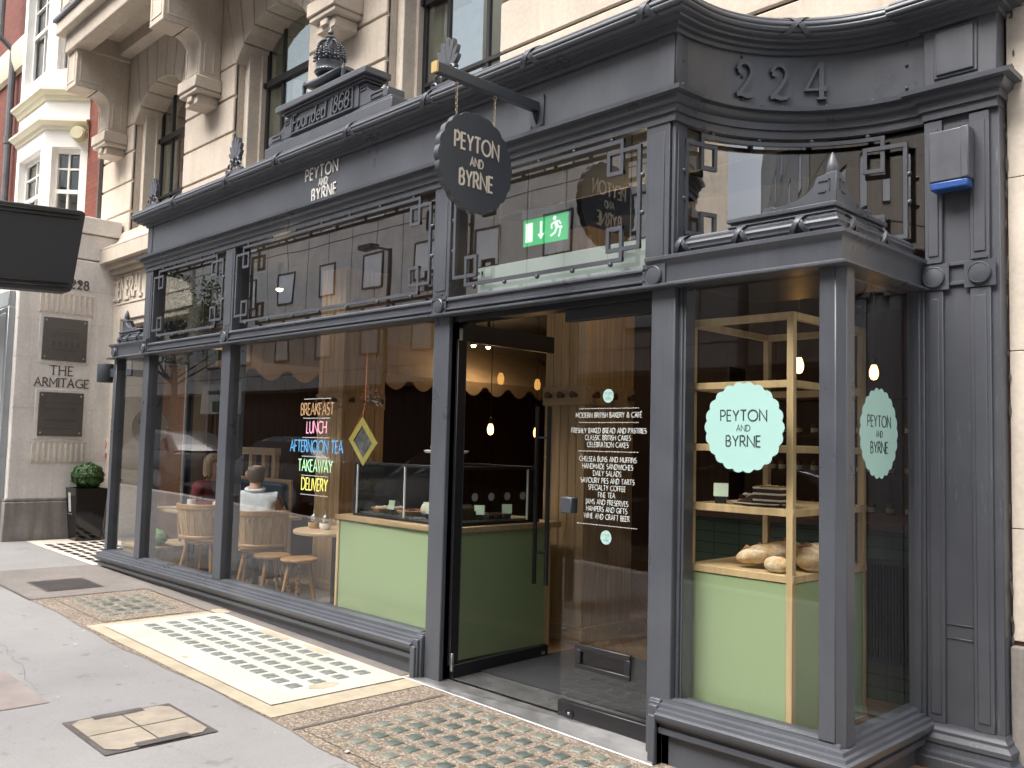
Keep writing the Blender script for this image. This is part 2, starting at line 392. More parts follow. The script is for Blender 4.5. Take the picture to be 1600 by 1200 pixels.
SIGNGREEN = emit('exit_green', (.02, .50, .14), .28)
SIGNWHITE = emit('exit_white', (.85, .95, .88), .35)
CUSH = mat('green_check_cushion', (.10, .22, .07), .8, var=.5, scale=30)
ROADM = mat('dark_road_asphalt', (.035, .035, .036), .8, var=.2, scale=30)
BULB = emit('warm_filament', (1.0, .50, .13), 3.5)
SPOTL = emit('warm_spot_face', (1.0, .82, .55), 7)

# ------------------------------------------------------------------ lettering
def arc(cx, cy, rx, ry, a0, a1, n=14):
    return [(cx + rx * math.cos(math.radians(a0 + (a1 - a0) * i / n)), cy + ry * math.sin(math.radians(a0 + (a1 - a0) * i / n))) for i in range(n + 1)]
GL = {
 'A': (.72, [[(0, 0), (.36, 1), (.72, 0)], [(.13, .34), (.59, .34)]]),
 'B': (.5, [[(0, 0), (0, 1)], [(0, 1), (.22, 1)] + arc(.22, .76, .22, .24, 90, -90) + [(0, .52)], [(0, .52), (.26, .52)] + arc(.26, .26, .24, .26, 90, -90) + [(0, 0)]]),
 'C': (.74, [arc(.5, .5, .5, .5, 58, 302, 22)]),
 'D': (.72, [[(0, 0), (0, 1), (.25, 1)] + arc(.25, .5, .47, .5, 90, -90, 18) + [(0, 0)]]),
 'E': (.44, [[(.44, 1), (0, 1), (0, 0), (.44, 0)], [(0, .52), (.4, .52)]]),
 'F': (.44, [[(.44, 1), (0, 1), (0, 0)], [(0, .5), (.38, .5)]]),
 'G': (.8, [arc(.5, .5, .5, .5, 55, 318, 22) + [(.8, .45), (.55, .45)]]),
 'H': (.66, [[(0, 0), (0, 1)], [(.66, 0), (.66, 1)], [(0, .52), (.66, .52)]]),
 'I': (.0, [[(0, 0), (0, 1)]]),
 'J': (.2, [[(.2, 1), (.2, .05)] + arc(-.02, .05, .22, .28, 0, -80, 8)]),
 'K': (.6, [[(0, 0), (0, 1)], [(.56, 1), (.02, .48)], [(.14, .6), (.62, 0)]]),
 'L': (.42, [[(0, 1), (0, 0), (.42, 0)]]),
 'M': (.8, [[(0, 0), (0, 1), (.4, .32), (.8, 1), (.8, 0)]]),
 'N': (.72, [[(0, 0), (0, 1), (.72, 0), (.72, 1)]]),
 'O': (1.0, [arc(.5, .5, .5, .5, 0, 360, 30)]),
 'P': (.5, [[(0, 0), (0, 1), (.24, 1)] + arc(.24, .72, .26, .28, 90, -90) + [(0, .44)]]),
 'Q': (1.0, [arc(.5, .5, .5, .5, 0, 360, 30), [(.55, .25), (.95, -.1)]]),
 'R': (.56, [[(0, 0), (0, 1), (.24, 1)] + arc(.24, .74, .24, .26, 90, -90) + [(0, .48)], [(.22, .48), (.58, 0)]]),
 'S': (.46, [arc(.23, .75, .21, .25, 50, 262, 14) + arc(.23, .26, .23, .26, 80, -140, 14)]),
 'T': (.6, [[(0, 1), (.6, 1)], [(.3, 1), (.3, 0)]]),
 'U': (.64, [[(0, 1), (0, .32)] + arc(.32, .32, .32, .32, 180, 360) + [(.64, 1)]]),
 'V': (.68, [[(0, 1), (.34, 0), (.68, 1)]]),
 'W': (1.04, [[(0, 1), (.27, 0), (.52, .92), (.77, 0), (1.04, 1)]]),
 'X': (.62, [[(0, 0), (.62, 1)], [(0, 1), (.62, 0)]]),
 'Y': (.62, [[(0, 1), (.31, .46), (.62, 1)], [(.31, .46), (.31, 0)]]),
 'Z': (.6, [[(0, 1), (.6, 1), (0, 0), (.6, 0)]]),
 '&': (.72, [[(.72, 0), (.2, .62)] + arc(.33, .8, .18, .2, 200, -40, 14) + [(.12, .45)] + arc(.26, .25, .25, .25, 140, 320, 12) + [(.66, .46)]]),
 '1': (.2, [[(0, .84), (.17, 1), (.17, 0)]]),
 '8': (.5, [arc(.25, .76, .2, .24, 0, 360, 22), arc(.25, .27, .25, .27, 0, 360, 22)]),
 '6': (.5, [arc(.27, .68, .25, .32, 35, 165, 10) + [(.0, .5), (.0, .28)], arc(.25, .26, .24, .26, 0, 360, 22)]),
 '2': (.54, [arc(.16, .72, .06, .07, 300, -10, 10)[::-1][:1] + arc(.2, .7, .1, .1, -60, 160, 8) + arc(.27, .72, .25, .28, 165, -30, 14) + [(.02, .04), (.14, .09), (.34, .02), (.54, .09)]]),
 '4': (.6, [[(.6, .3), (0, .3), (.44, 1), (.44, 0)], [(.32, 0), (.58, 0)]]),
 'o': (.5, [arc(.25, .3, .25, .3, 0, 360, 22)]),
 'u': (.46, [[(0, .6), (0, .25)] + arc(.22, .24, .22, .24, 180, 340) + [(.46, .3)], [(.46, .6), (.46, 0)]]),
 'n': (.46, [[(0, 0), (0, .6)], [(0, .36)] + arc(.23, .36, .23, .24, 160, 0) + [(.46, 0)]]),
 'd': (.48, [arc(.23, .3, .23, .3, 0, 360, 22), [(.47, 0), (.47, 1.0)]]),
 'e': (.46, [[(.02, .32), (.45, .32)] + arc(.23, .3, .23, .3, 5, 320, 20)]),
 ' ': (.28, []), 'É': (.44, [[(.44, 1), (0, 1), (0, 0), (.44, 0)], [(0, .52), (.4, .52)], [(.16, 1.12), (.3, 1.28)]]),
}
def ribbon(pl, t):
    pts = [Vector(p) for p in pl]; cl = (pts[0] - pts[-1]).length < 1e-4
    if cl: pts = pts[:-1]
    N = len(pts); out = []
    for i in range(N):
        ds = []
        if cl or i > 0: ds.append((pts[i] - pts[i - 1]).normalized())
        if cl or i < N - 1: ds.append((pts[(i + 1) % N] - pts[i]).normalized())
        ns = [Vector((-d.y, d.x)) for d in ds]; m = sum(ns, Vector((0, 0)))
        if m.length < 1e-5: m = ns[0]
        m.normalize(); m = m / max(.45, m.dot(ns[0]))
        out.append((pts[i] + m * t / 2, pts[i] - m * t / 2))
    if cl: out.append(out[0])
    return out
def text_width(s, size, track=.17, narrow=1): return sum((GL[c][0] * narrow + track) for c in s) * size - track * size
def text(mb, s, size, P, u=0, v=0, t=.13, d=.002, track=.17, align='c', serif=False, narrow=1, slant=0, flip=False):
    w = text_width(s, size, track, narrow); x = u - (w / 2 if align == 'c' else w if align == 'r' else 0); k = 0
    sg = -1 if flip else 1
    def Q(a, b): return (u + sg * (x + (a * narrow + slant * b) * size - u), v + b * size)
    for ch in s:
        gw, pls = GL[ch]
        allp = list(pls)
        if serif:
            for pl in pls:
                if (Vector(pl[0]) - Vector(pl[-1])).length < .02: continue
                for e in (pl[0], pl[-1]):
                    if abs(e[1]) < .03 or abs(e[1] - 1) < .03: allp.append([(e[0] - .13, abs(round(e[1]))), (e[0] + .13, abs(round(e[1])))])
        for j, pl in enumerate(allp):
            tt = t * (.55 if serif and j >= len(pls) else 1)
            rb = ribbon([(p[0] * narrow + slant * p[1], p[1]) for p in pl], tt)
            rg = []; dd = d + k * .00012; k += 1
            for a, b in rb:
                A = (u + sg * (x + a.x * size - u), v + a.y * size); B = (u + sg * (x + b.x * size - u), v + b.y * size)
                rg.append([P(A[0], A[1], 0), P(A[0], A[1], dd), P(B[0], B[1], dd), P(B[0], B[1], 0)])
            mb.rings(rg)
        x += (gw * narrow + track) * size
    return mb
def bfont(mb, s, size, P, d=.0015, align='CENTER', u=0, v=0, sx=1):
    cu = bpy.data.curves.new('lettering', 'FONT'); cu.body = s; cu.size = size; cu.align_x = align; cu.resolution_u = 2
    o = bpy.data.objects.new('lettering', cu); COL.objects.link(o)
    dg = bpy.context.evaluated_depsgraph_get(); dg.update()
    me = bpy.data.meshes.new_from_object(o.evaluated_get(dg))
    mb.add([P(u + q.co.x * sx, v + q.co.y, d) for q in me.vertices], [tuple(p.vertices) for p in me.polygons])
    bpy.data.objects.remove(o); bpy.data.meshes.remove(me); bpy.data.curves.remove(cu)
def scallop(cu, cv, ru, rv, n=20, m=6, depth=.045):
    out = []
    for i in range(n):
        for j in range(m):
            a = 2 * pi * (i + j / m) / n + pi / n; k = 1 - depth + depth * 1.6 * math.sin(pi * j / m)
            out.append((cu + ru * k * math.cos(a), cv + rv * k * math.sin(a)))
    return out
def front(y): return lambda a, b, d: (a, y - d, b)          # faces -Y
def right(x): return lambda a, b, d: (x + d, a, b)          # faces +X, u along +Y
def G(x): return -0.055 - 0.0179 * x                        # pavement height
# ------------------------------------------------------------------ ground
def gquad(mb, x0, x1, y0, y1, dz, th=0):
    z0, z1 = G(x0) + dz, G(x1) + dz
    if th: return mb.hexa([(x0, y0, z0 - th), (x1, y0, z1 - th), (x1, y1, z1 - th), (x0, y1, z0 - th)], [(x0, y0, z0), (x1, y0, z1), (x1, y1, z1), (x0, y1, z0)])
    return mb.quad((x0, y0, z0), (x1, y0, z1), (x1, y1, z1), (x0, y1, z0))
m = MB(); gquad(m, -60, 22, -4.6, 1.2, 0); struct(obj('pavement', m, ASPHALT, smooth=0))
m = MB(); gquad(m, -60, 22, -4.85, -4.604, .0, .5); struct(obj('kerb', m, STONE_GREY, smooth=0, bevel=.02))
m = MB(); gquad(m, -120, 80, -11.4, -4.85, -.13); struct(obj('road', m, ROADM, smooth=0))
m = MB(); gquad(m, -60, 30, -60, -11.4, 0, .5); struct(obj('opposite_pavement', m, ASPHALT, smooth=0))
# shop-side strip of exposed aggregate, its edge slightly wavering
m = MB(); rnd = random.Random(3)
xs = [-5.62 + i * .3 for i in range(29)]
for i in range(len(xs) - 1):
    w = lambda x: -1.15 + .02 * math.sin(x * 2.1) + .012 * math.sin(x * 7.3)
    a, b = xs[i], xs[i + 1]
    m.quad((a, w(a), G(a) + .004), (b, w(b), G(b) + .004), (b, .0, G(b) + .004), (a, .0, G(a) + .004))
struct(obj('aggregate_paving', m, AGG, smooth=0))
m = MB(); gquad(m, -4.36, -1.62, -1.13, .0, .008)
struct(obj('sandy_paving_border', m, PALEAGG, smooth=0))
m = MB(); gquad(m, -7.3, -5.62, -1.13, .0, .004); struct(obj('dark_screed_paving', m, GREYAGG, smooth=0))
m = MB(); gquad(m, -5.62, -1.86, -.16, .0, .0115); struct(obj('mortar_fillet', m, GREYAGG, smooth=0))
m = MB(); gquad(m, -4.3, -2.59, -2.75, -1.935, .004); struct(obj('pink_paving_patch', m, PINKSTONE, smooth=0))
m = MB(); gquad(m, -2.9, -2.36, -3.3, -2.36, .004); struct(obj('grey_paving_patch', m, GREYAGG, smooth=0))
m = MB()
gquad(m, -1.40, -1.375, -1.14, -.12, .0075); gquad(m, -1.92, -1.905, -.75, -.15, .0075)
gquad(m, -5.63, -5.61, -1.14, -.16, .0075); gquad(m, -9.6, -5.6, -1.155, -1.14, .006)
struct(obj('paving_joint', m, SEAM, smooth=0))
m = MB(); r = random.Random(12)
def crack(pts, w):
    for (x0, y0), (x1, y1) in zip(pts[:-1], pts[1:]):
        d = Vector((x1 - x0, y1 - y0)); n_ = Vector((-d.y, d.x)).normalized() * w * r.uniform(.5, 1.2)
        m.quad((x0 - n_.x, y0 - n_.y, G(x0) + .0065), (x1 - n_.x, y1 - n_.y, G(x1) + .0065), (x1 + n_.x, y1 + n_.y, G(x1) + .0065), (x0 + n_.x, y0 + n_.y, G(x0) + .0065))
def wander(x, y, dx, dy, n, w):
    pts = [(x, y)]
    for i in range(n): x += dx + r.uniform(-.03, .03); y += dy + r.uniform(-.03, .03); pts.append((x, y))
    crack(pts, w)
wander(-4.9, -1.75, .10, -.008, 22, .0011); wander(-1.72, -.62, .04, -.05, 6, .0012)
struct(obj('pavement_cracks', m, SEAM, smooth=0))
m = MB()
def blot(x, y, rx, ry, dz):
    m.quad(*[(x + rx * math.cos(k * pi / 9) * r.uniform(.75, 1.15), y + ry * math.sin(k * pi / 9) * r.uniform(.75, 1.15), G(x + rx * math.cos(k * pi / 9)) + dz) for k in range(18)])
blot(-3.28, -.16, .22, .045, .0155); blot(-2.72, -.155, .16, .035, .0155); blot(-3.05, -.955, .03, .022, .0155); blot(-1.95, -.6, .06, .11, .0155); blot(-4.28, -.09, .10, .07, .0155)
struct(obj('mortar_patches', m, PALEAGG, smooth=0, recalc=False))

# pavement lights: cast panels of glass lenses
def pavement_light(label, x0, x1, y0, y1, fmat, lx, ly, size, lmat, dz=.012, frame=True, worn=0, jit=.004):
    t = thing('pavement_light', label, 'pavement light', ((x0 + x1) / 2, (y0 + y1) / 2, G((x0 + x1) / 2)))
    if frame:
        f = MB(); gquad(f, x0, x1, y0, y1, dz); obj('panel', f, fmat, t, smooth=0)
    lm = MB(); s = size / 2
    lm.hexa([(-s, -s, -.003), (s, -s, -.003), (s, s, -.003), (-s, s, -.003)], [(-s * .86, -s * .86, .0028), (s * .86, -s * .86, .0028), (s * .86, s * .86, .0028), (-s * .86, s * .86, .0028)])
    meshes = []
    for mm_ in (lmat, LENSW):
        o = obj('glass_lens', lm, mm_, None, smooth=0); meshes.append(o.data); bpy.data.objects.remove(o)
    r = random.Random(int(abs(x0) * 100))
    ox, oy, oz = ORG[t.name]
    for i, x in enumerate(lx):
        for j, y in enumerate(ly):
            edge = i in (0, len(lx) - 1) or j in (0, len(ly) - 1)
            w = (worn >= 1 and (edge or r.random() < .05)) or (worn >= 2 and r.random() < .6)
            o = bpy.data.objects.new('glass_lens', meshes[1 if w else 0]); COL.objects.link(o); o.parent = t
            o.location = (x - ox + r.uniform(-jit, jit), y - oy + r.uniform(-jit, jit), G(x) + dz + .003 - oz); o.rotation_euler = (0, math.atan(.0179), r.uniform(-.04, .04))
    return t
fr = lambda a, b, n: [a + (b - a) * i / (n - 1) for i in range(n)]
pavement_light('new cream concrete pavement light with clear dark glass lenses below the cafe window', -4.25, -1.80, -1.03, -.10, CREAMCONC, fr(-4.08, -2.05, 16), fr(-.745, -.25, 4), .088, LENSG, dz=.014)
pavement_light('brown aggregate pavement light with green glass lenses in front of the doorway', -1.36, .5, -1.1, -.12, AGG, fr(-1.17, .40, 13), fr(-.98, -.2, 7), .077, LENS, dz=.0085, worn=1)
pavement_light('old worn pavement light with faded lenses beyond the cream panel', -5.55, -4.42, -.98, -.25, AGG, fr(-5.35, -4.65, 6), fr(-.83, -.36, 5), .085, LENS, dz=.0085, worn=2)
# white stone doorstep lights by the neighbouring entrance
t = thing('pavement_light', 'white slab with rows of small black lenses by the planter', 'pavement light', (-8.4, .45, G(-8.4)))
m = MB(); gquad(m, -9.5, -7.25, -.06, .92, .006); obj('panel', m, STONE_PALE, t, smooth=0)
lm = MB(); lm.box(-.075, .075, -.035, .035, -.002, .004); o0 = obj('glass_lens', lm, BLACK, None, smooth=0); md = o0.data; bpy.data.objects.remove(o0)
for i in range(8):
    for j in range(6):
        o = bpy.data.objects.new('glass_lens', md); COL.objects.link(o); o.parent = t
        x = -9.0 + i * .22; y = .06 + j * .13; o.location = (x + 8.4, y - .45, G(x) - G(-8.4) + .008)

# manhole with four stone-filled quarters
t = thing('manhole_cover', 'recessed manhole cover with four sandy stone quarters in an iron frame', 'manhole cover', (-1.89, -1.72, G(-1.89)))
m = MB(); gquad(m, -2.19, -1.60, -2.0, -1.44, .006); obj('iron_frame', m, IRON, t, smooth=0)
for (a, b) in ((-2.165, -1.9), (-1.89, -1.625)):
    for (c, d) in ((-1.975, -1.724), (-1.716, -1.465)):
        m = MB(); ex = .05
        pts = [(a, c), (b, c), (b, d), (a, d)]
        corner = (a if a < -2 else b, c if c < -1.8 else d)
        poly = []
        for p in pts:
            if p == corner:
                sx = ex if p[0] == a else -ex; sy = ex if p[1] == c else -ex
                e1, e2 = (p[0] + sx, p[1]), (p[0], p[1] + sy)
                q = pts[(pts.index(p) - 1) % 4]
                poly += [e2, e1] if abs(q[0] - p[0]) < 1e-6 else [e1, e2]
            else: poly.append(p)
        m.quad(*[(x, y, G(x) + .010) for x, y in poly]); obj('stone_infill', m, TANSTONE, t, smooth=0)
for lp_ in ((-2.185, -2.125, -1.86, -1.60), (-1.665, -1.605, -1.84, -1.58)):
    m = MB(); gquad(m, *lp_, .013); obj('lifting_plate', m, IRON, t, smooth=0)
# small iron hatch
t = thing('access_cover', 'small ribbed iron cover set in the pavement beyond the lights', 'access cover', (-6.2, -.67, G(-6.2)))
m = MB(); gquad(m, -6.5, -5.92, -.92, -.42, .008); obj('plate', m, IRON, t, smooth=0)
m = MB()
for i in range(14): gquad(m, -6.48 + i * .04, -6.46 + i * .04, -.90, -.44, .012)
obj('ribs', m, IRON, t, smooth=0)
# litter: pale flecks and gum pressed flat on the pavement
m = MB(); r = random.Random(5)
for i in range(36):
    x = r.uniform(-6, 0.2); y = r.uniform(-2.6, -.3); s = r.uniform(.004, .013)
    m.prism([(s * math.cos(k * pi / 3) * r.uniform(.6, 1.2), s * math.sin(k * pi / 3) * r.uniform(.6, 1.2)) for k in range(6)], lambda a, b, d: (x + a, y + b, G(x) + .0125 + d), 0, .003)
tag(obj('litter_flecks', m, WHITEINK, smooth=0), 'tiny pale flecks of litter scattered over the pavement', 'litter', kind='stuff')

# ------------------------------------------------------------------ the shopfront
SF = thing('shopfront', 'dark slate grey Victorian bakery shopfront with curved corner and glass windows', 'shopfront', (-3.07, 0, 0))
ARC = lambda n=24, R=.87, cx=1.0: [(cx - R * math.cos(pi / 2 * i / n), R * math.sin(pi / 2 * i / n)) for i in range(n + 1)]
LX = -7.24
LARC = [(LX + .87 * math.sin(pi / 2 * i / 24), .87 * math.cos(pi / 2 * i / 24)) for i in range(25)]   # from the wall out to the front
FRONT = LARC + [(-6.37, 0), (.13, 0)][1:] + ARC()[1:] + [(1.03, .87)]
# frieze
m = MB(); m.sweep([(0, 3.27), (0, 3.60)], FRONT); obj('fascia', m, PAINT, SF, smooth=40)
for cb_ in ((.03, .128, -.006, .0), (.13, .136, .0, .10), (-6.37, -6.26, -.006, 0)):
    m = MB(); m.box(*cb_, 3.285, 3.59); obj('corner_board', m, PAINT, SF, bevel=.003)
m = MB()
for a in (4, 30, 86):
    for z in (3.33, 3.45, 3.56):
        A = math.radians(a); R = .87; m.ball((1 - (R - .003) * math.cos(A) , (R - .003) * math.sin(A), z), .009, 8, 6)
for a in (15, 30, 45, 60, 75):
    A = math.radians(a)
    for z in (3.30, 3.585): m.ball((1 - .865 * math.cos(A), .865 * math.sin(A), z), .008, 8, 6)
obj('fixing_bolt', m, PAINT, SF)
# architrave under the frieze
prof = [(-.03, 3.125), (.008, 3.125), (.008, 3.165), (.022, 3.168), (.022, 3.205), (.03, 3.208), (.045, 3.222), (.052, 3.24), (.052, 3.246), (.085, 3.25), (.088, 3.272), (.06, 3.280), (-.005, 3.288)]
m = MB(); m.sweep(prof, FRONT); obj('architrave', m, PAINT, SF, smooth=38)
# cornice
cp = [(-.02, 3.578), (.018, 3.58), (.022, 3.60), (.045, 3.603), (.05, 3.618), (.085, 3.622), (.088, 3.634)]
for q in range(-75, 100, 5):
    gq = 1 - .13 * sum(math.exp(-((q - c_) / 4.5) ** 2) for c_ in (-40, -5, 30, 62))
    cp.append((.075 + .062 * gq * math.cos(math.radians(q)), 3.69 + .058 * gq * math.sin(math.radians(q))))
cp += [(.055, 3.752), (.05, 3.768), (.0, 3.785), (-.06, 3.795)]
m = MB(); m.sweep(cp, FRONT); obj('cornice', m, PAINT, SF, smooth=40)
m = MB()
ro = FRONT; inner = [(-8.0, .97), (1.4, .97)]
pr_ = [(x, y) for x, y in ro]
m.rings([[(x, y, 3.787), (x, .97, 3.787)] for x, y in pr_], False); obj('cornice_lead_roof', m, LEAD, SF, smooth=0)
# crossed ribbons tied round the cornice
def ribbon_strap(mb, P, u, w=.035, lean=.085, prof=None, tilt=(1, -1)):
    for s in tilt:
        rg = []
        n = len(prof)
        for i, (o, z) in enumerate(prof):
            k = i / (n - 1) - .5; c = u + s * lean * k * 2
            rg.append([P(c - w / 2, o - .006, z), P(c - w / 2, o + .010 + .002 * s, z), P(c + w / 2, o + .010 + .002 * s, z), P(c + w / 2, o - .006, z)])
        mb.rings(rg)
rp = [(.075 + .062 * math.cos(math.radians(a)), 3.69 + .058 * math.sin(math.radians(a))) for a in range(-80, 121, 20)]
for x in (-5.52, -4.46, -3.62, -2.61, -1.72, -.80):
    m = MB(); ribbon_strap(m, lambda u, o, z: (u, -o, z), x, .04, .075, rp); obj('cornice_ribbon', m, PAINT, SF, smooth=40)
m = MB(); ribbon_strap(m, lambda u, o, z: (1 - (.87 - o) * math.cos(u), (.87 - o) * math.sin(u), z), math.radians(48), .045, .11, rp); obj('cornice_ribbon', m, PAINT, SF, smooth=40)
m = MB(); ribbon_strap(m, lambda u, o, z: (u, -o, z), .03, .04, .06, rp); obj('cornice_ribbon', m, PAINT, SF, smooth=40)

# posts
def post(x0, x1, z0, z1, y1=.16, y0=0):
    m = MB(); m.box(x0, x1, y0, y1, z0, z1); m.box(x0 + .03, x1 - .03, y0 - .004, y0, z0 + .05, z1 - .05) if z0 > 2 and x1 - x0 > .12 else None
    return obj('post', m, PAINT, SF, bevel=.006, seg=2)
for a, b, z in ((-6.335, -6.2, .24), (-4.65, -4.5, .24), (-1.735, -1.585, -.06), (0.0, .145, -.09)): post(a, b, z, 2.28)
for a, b in ((-6.38, -6.21), (-4.655, -4.49), (-1.76, -1.60), (-.045, .10)): post(a, b, 2.39, 3.13, .14)
m = MB(); m.box(.105, .125, .012, .12, 2.39, 3.13); m.box(.126, .132, .03, .10, 2.43, 3.08); obj('post_side', m, PAINT, SF, bevel=.004)
m = MB(); m.box(.145, .165, .035, .15, .24, 2.28); m.box(.165, .178, .045, .13, .24, 2.28); obj('glazing_bead', m, PAINT, SF, bevel=.003)
# corner posts of the two box bays
def cpost(x0, x1):
    m = MB(); c = .035
    pl = [(x0, .0), (x1 - c, .0), (x1, c), (x1, .11), (x0, .11)] if x0 > 0 else [(x0 + c, 0), (x1, 0), (x1, .11), (x0, .11), (x0, c)]
    m.prism(pl, lambda a, b, d: (a, b, d), .235, 2.285); obj('corner_post', m, PAINT, SF, bevel=.003)
cpost(.905, 1.015); cpost(-7.14, -7.03)
for x0, x1 in ((.955, 1.015), (-7.14, -7.08)):
    m = MB(); m.box(x0, x1, .82, .87, .235, 2.285); m.box(x0 + .02, x1 + .015 if x0 > 0 else x1, .84, .90, .2, 2.285); obj('return_post', m, PAINT_WORN, SF, bevel=.004)
# middle transom between clerestory and the big panes
tp = [(-.10, 2.272), (.05, 2.272), (.055, 2.276), (.055, 2.284), (.03, 2.293), (.012, 2.297), (.012, 2.305), (.026, 2.309), (.026, 2.317), (.012, 2.322), (.012, 2.362), (.026, 2.366), (.026, 2.376), (.012, 2.388), (-.10, 2.392)]
m = MB(); m.sweep(tp, [(-6.2, 0), (-.02, 0)], True); obj('transom', m, PAINT, SF, smooth=38)
bp_ = [(-.10, 2.272), (.05, 2.272), (.055, 2.276), (.055, 2.284), (.03, 2.293), (.016, 2.30), (.016, 2.375)] + [(.016 + .03 * (1 - math.cos(a)), 2.375 + .035 * math.sin(a)) for a in (.4, .8, 1.2)] + [(.04, 2.412), (.04, 2.428), (.02, 2.436), (-.10, 2.440)]
m = MB(); m.sweep(bp_, [(-.02, 0), (1.0, 0), (1.0, .86)], True); obj('bay_beam', m, PAINT, SF, smooth=38)
m = MB(); m.sweep(bp_, [(-7.14, .86), (-7.14, 0), (-6.2, 0)], True); obj('bay_beam', m, PAINT, SF, smooth=38)
def roundel(x, y, z=2.335, r=.052):
    m = MB(); P = front(y)
    m.lathe([(r, 0), (r, .018), (r * .92, .022), (r * .88, .018), (r * .8, .019), (.001, .021)], n=28)
    m.v = [(x + a, y - c, z + b) for a, b, c in m.v]; m.box(x - r - .018, x + r + .018, y - .006, y + .002, z - r - .012, z + r + .012)
    m.box(x - .035, x + .035, y - .012, y, z + r + .018, z + r + .026)
    obj('roundel', m, PAINT, SF, smooth=35)
for x in (-6.30, -4.575, -1.665, .03): roundel(x, -.02)
roundel(-7.05, -.02)
# bay roof behind the beam and its inner soffit
m = MB(); A = [(1 - .9 * math.cos(pi / 2 * i / 16), .9 * math.sin(pi / 2 * i / 16), 2.415) for i in range(17)]
m.rings([[(1.0, .02, 2.415), p_] for p_ in A], False); obj('bay_roof', m, LEAD, SF, smooth=0)
m = MB(); A = [(LX + .9 * math.cos(pi / 2 * i / 16), .9 * math.sin(pi / 2 * i / 16), 2.415) for i in range(17)]
m.rings([[(LX + .12, .02, 2.415), p_] for p_ in A], False); obj('bay_roof', m, LEAD, SF, smooth=0)
m = MB(); m.box(.1, .98, .1, .86, 2.30, 2.40); m.box(-7.1, -6.3, .1, .86, 2.30, 2.40); obj('bay_soffit', m, BLACK, SF, smooth=0)
# sills and plinth
sp_ = [(-.06, .262), (-.015, .258), (.0, .25), (.004, .236), (.026, .232), (.03, .216), (.046, .212), (.05, .198), (.062, .194)] + [(.066 - .045 * (1 - math.cos(a)), .190 - .052 * math.sin(a)) for a in (0, .3, .6, .9, 1.2, 1.5)] + [(.022, .132), (.022, .126), (.034, .122), (.034, .096), (.006, .092), (-.06, .092)]
m = MB(); m.sweep(sp_, [(-7.14, .9), (-7.14, 0), (-1.80, 0)], True); obj('sill', m, PAINT, SF, smooth=35)
m = MB(); m.sweep(sp_, [(.10, 0), (1.0, 0), (1.0, .86)], True); obj('sill', m, PAINT_WORN, SF, smooth=35)
for x0, x1, s in ((-1.80, -1.735, 1), (.035, .10, -1)):
    m = MB()
    for k, (o, wd) in enumerate(((.064, .042), (.048, .052), (.028, .066))):
        e = x0 + (x1 - x0) * 0 if s > 0 else x1
        m.box(e if s > 0 else e - wd, e + wd if s > 0 else e, -o, .0 + .001 * k, -.1, .212 + .014 * k - (.03 if k == 0 else 0))
    m.box(x0, x1, -.02, .02, -.1, .25)
    obj('sill_return', m, PAINT, SF, bevel=.006, seg=2)
m = MB(); m.sweep([(0, -.2), (0, .1)], [(-7.14, .9), (-7.14, 0), (-1.80, 0)]); obj('plinth', m, PAINT_WORN, SF)
m = MB(); m.sweep([(0, -.2), (0, .1)], [(.10, 0), (1.0, 0), (1.0, .86)]); obj('plinth', m, PAINT_WORN, SF)
# window boards behind the sills
m = MB(); m.box(-7.1, -1.75, .0, .12, .1, .256); m.box(.14, .98, .0, .11, .1, .256); m.box(.93, .99, .05, .86, .1, .256); m.box(-7.12, -7.06, .05, .86, .1, .256); obj('window_board', m, PAINT, SF, smooth=0)

# big panes
def pane(name, x0, x1, z0, z1, y):
    m = MB(); m.quad((x0, y, z0), (x1, y, z0), (x1, y, z1), (x0, y, z1)); return obj(name, m, GLASS, SF, smooth=0)
PANES = [pane('window_pane', -7.03, -6.335, .25, 2.28, .05), pane('window_pane', -6.2, -4.65, .25, 2.28, .05), pane('window_pane', -4.5, -1.735, .25, 2.28, .05), pane('window_pane', .16, .905, .25, 2.28, .05)]
for x in (.985, -7.11):
    m = MB(); m.quad((x, .1, .25), (x, .85, .25), (x, .85, 2.28), (x, .1, 2.28)); obj('window_pane', m, GLASS, SF, smooth=0)

# clerestory: panes and fretwork
def fret(P, u0, u1, n, z0=2.445, z1=3.105, L=.27):
    m = MB(); t = .021; d0, d1 = .0, .016; a = .115; c = .05; b = .055
    B = lambda ua, ub, va, vb, k=0, nn=1: m.bar(P, ua, ub, va, vb, d0 - .0004 * k, d1 + .0004 * k, nn)
    B(u0 + a, u1 - a, z1 - t, z1, 0, n); B(u0 + a, u1 - a, z0, z0 + t, 0, n)
    B(u0, u0 + t, z0 + b, z1 - b, 1); B(u1 - t, u1, z0 + b, z1 - b, 1)
    for (ue, s) in ((u0, 1), (u1, -1)):
        for (ze, q) in ((z1, -1), (z0, 1)):
            X = lambda k: ue + s * k
            Z = lambda k: ze + q * k
            def H(xa, xb, za, k): B(min(X(xa), X(xb)), max(X(xa), X(xb)), min(Z(za), Z(za + t)), max(Z(za), Z(za + t)), k)
            def V(xa, za, zb, k): B(min(X(xa), X(xa + t)), max(X(xa), X(xa + t)), min(Z(za), Z(zb)), max(Z(za), Z(zb)), k)
            H(0, a + .105, b, 2); V(a, 0, b + .135, 3); V(a + .09, b, b + .135, 4); H(a, a + .11, b + .115, 5)
    k = max(2, round((u1 - u0) / .42))
    for i in range(k + 1):
        u = u0 + .2 + (u1 - u0 - .4) * i / k
        for zc in (z1 + .008, z0 - .008):
            p = P(u, zc, .006); m.ball(p, .014, 10, 6)
    for zc in (z0 + .24, z1 - .22):
        for u in (u0 - .006, u1 + .006): m.ball(P(u, zc, .006), .014, 10, 6)
    return m
CL = [(-6.20, -4.66), (-4.485, -1.765), (-1.595, -.05)]
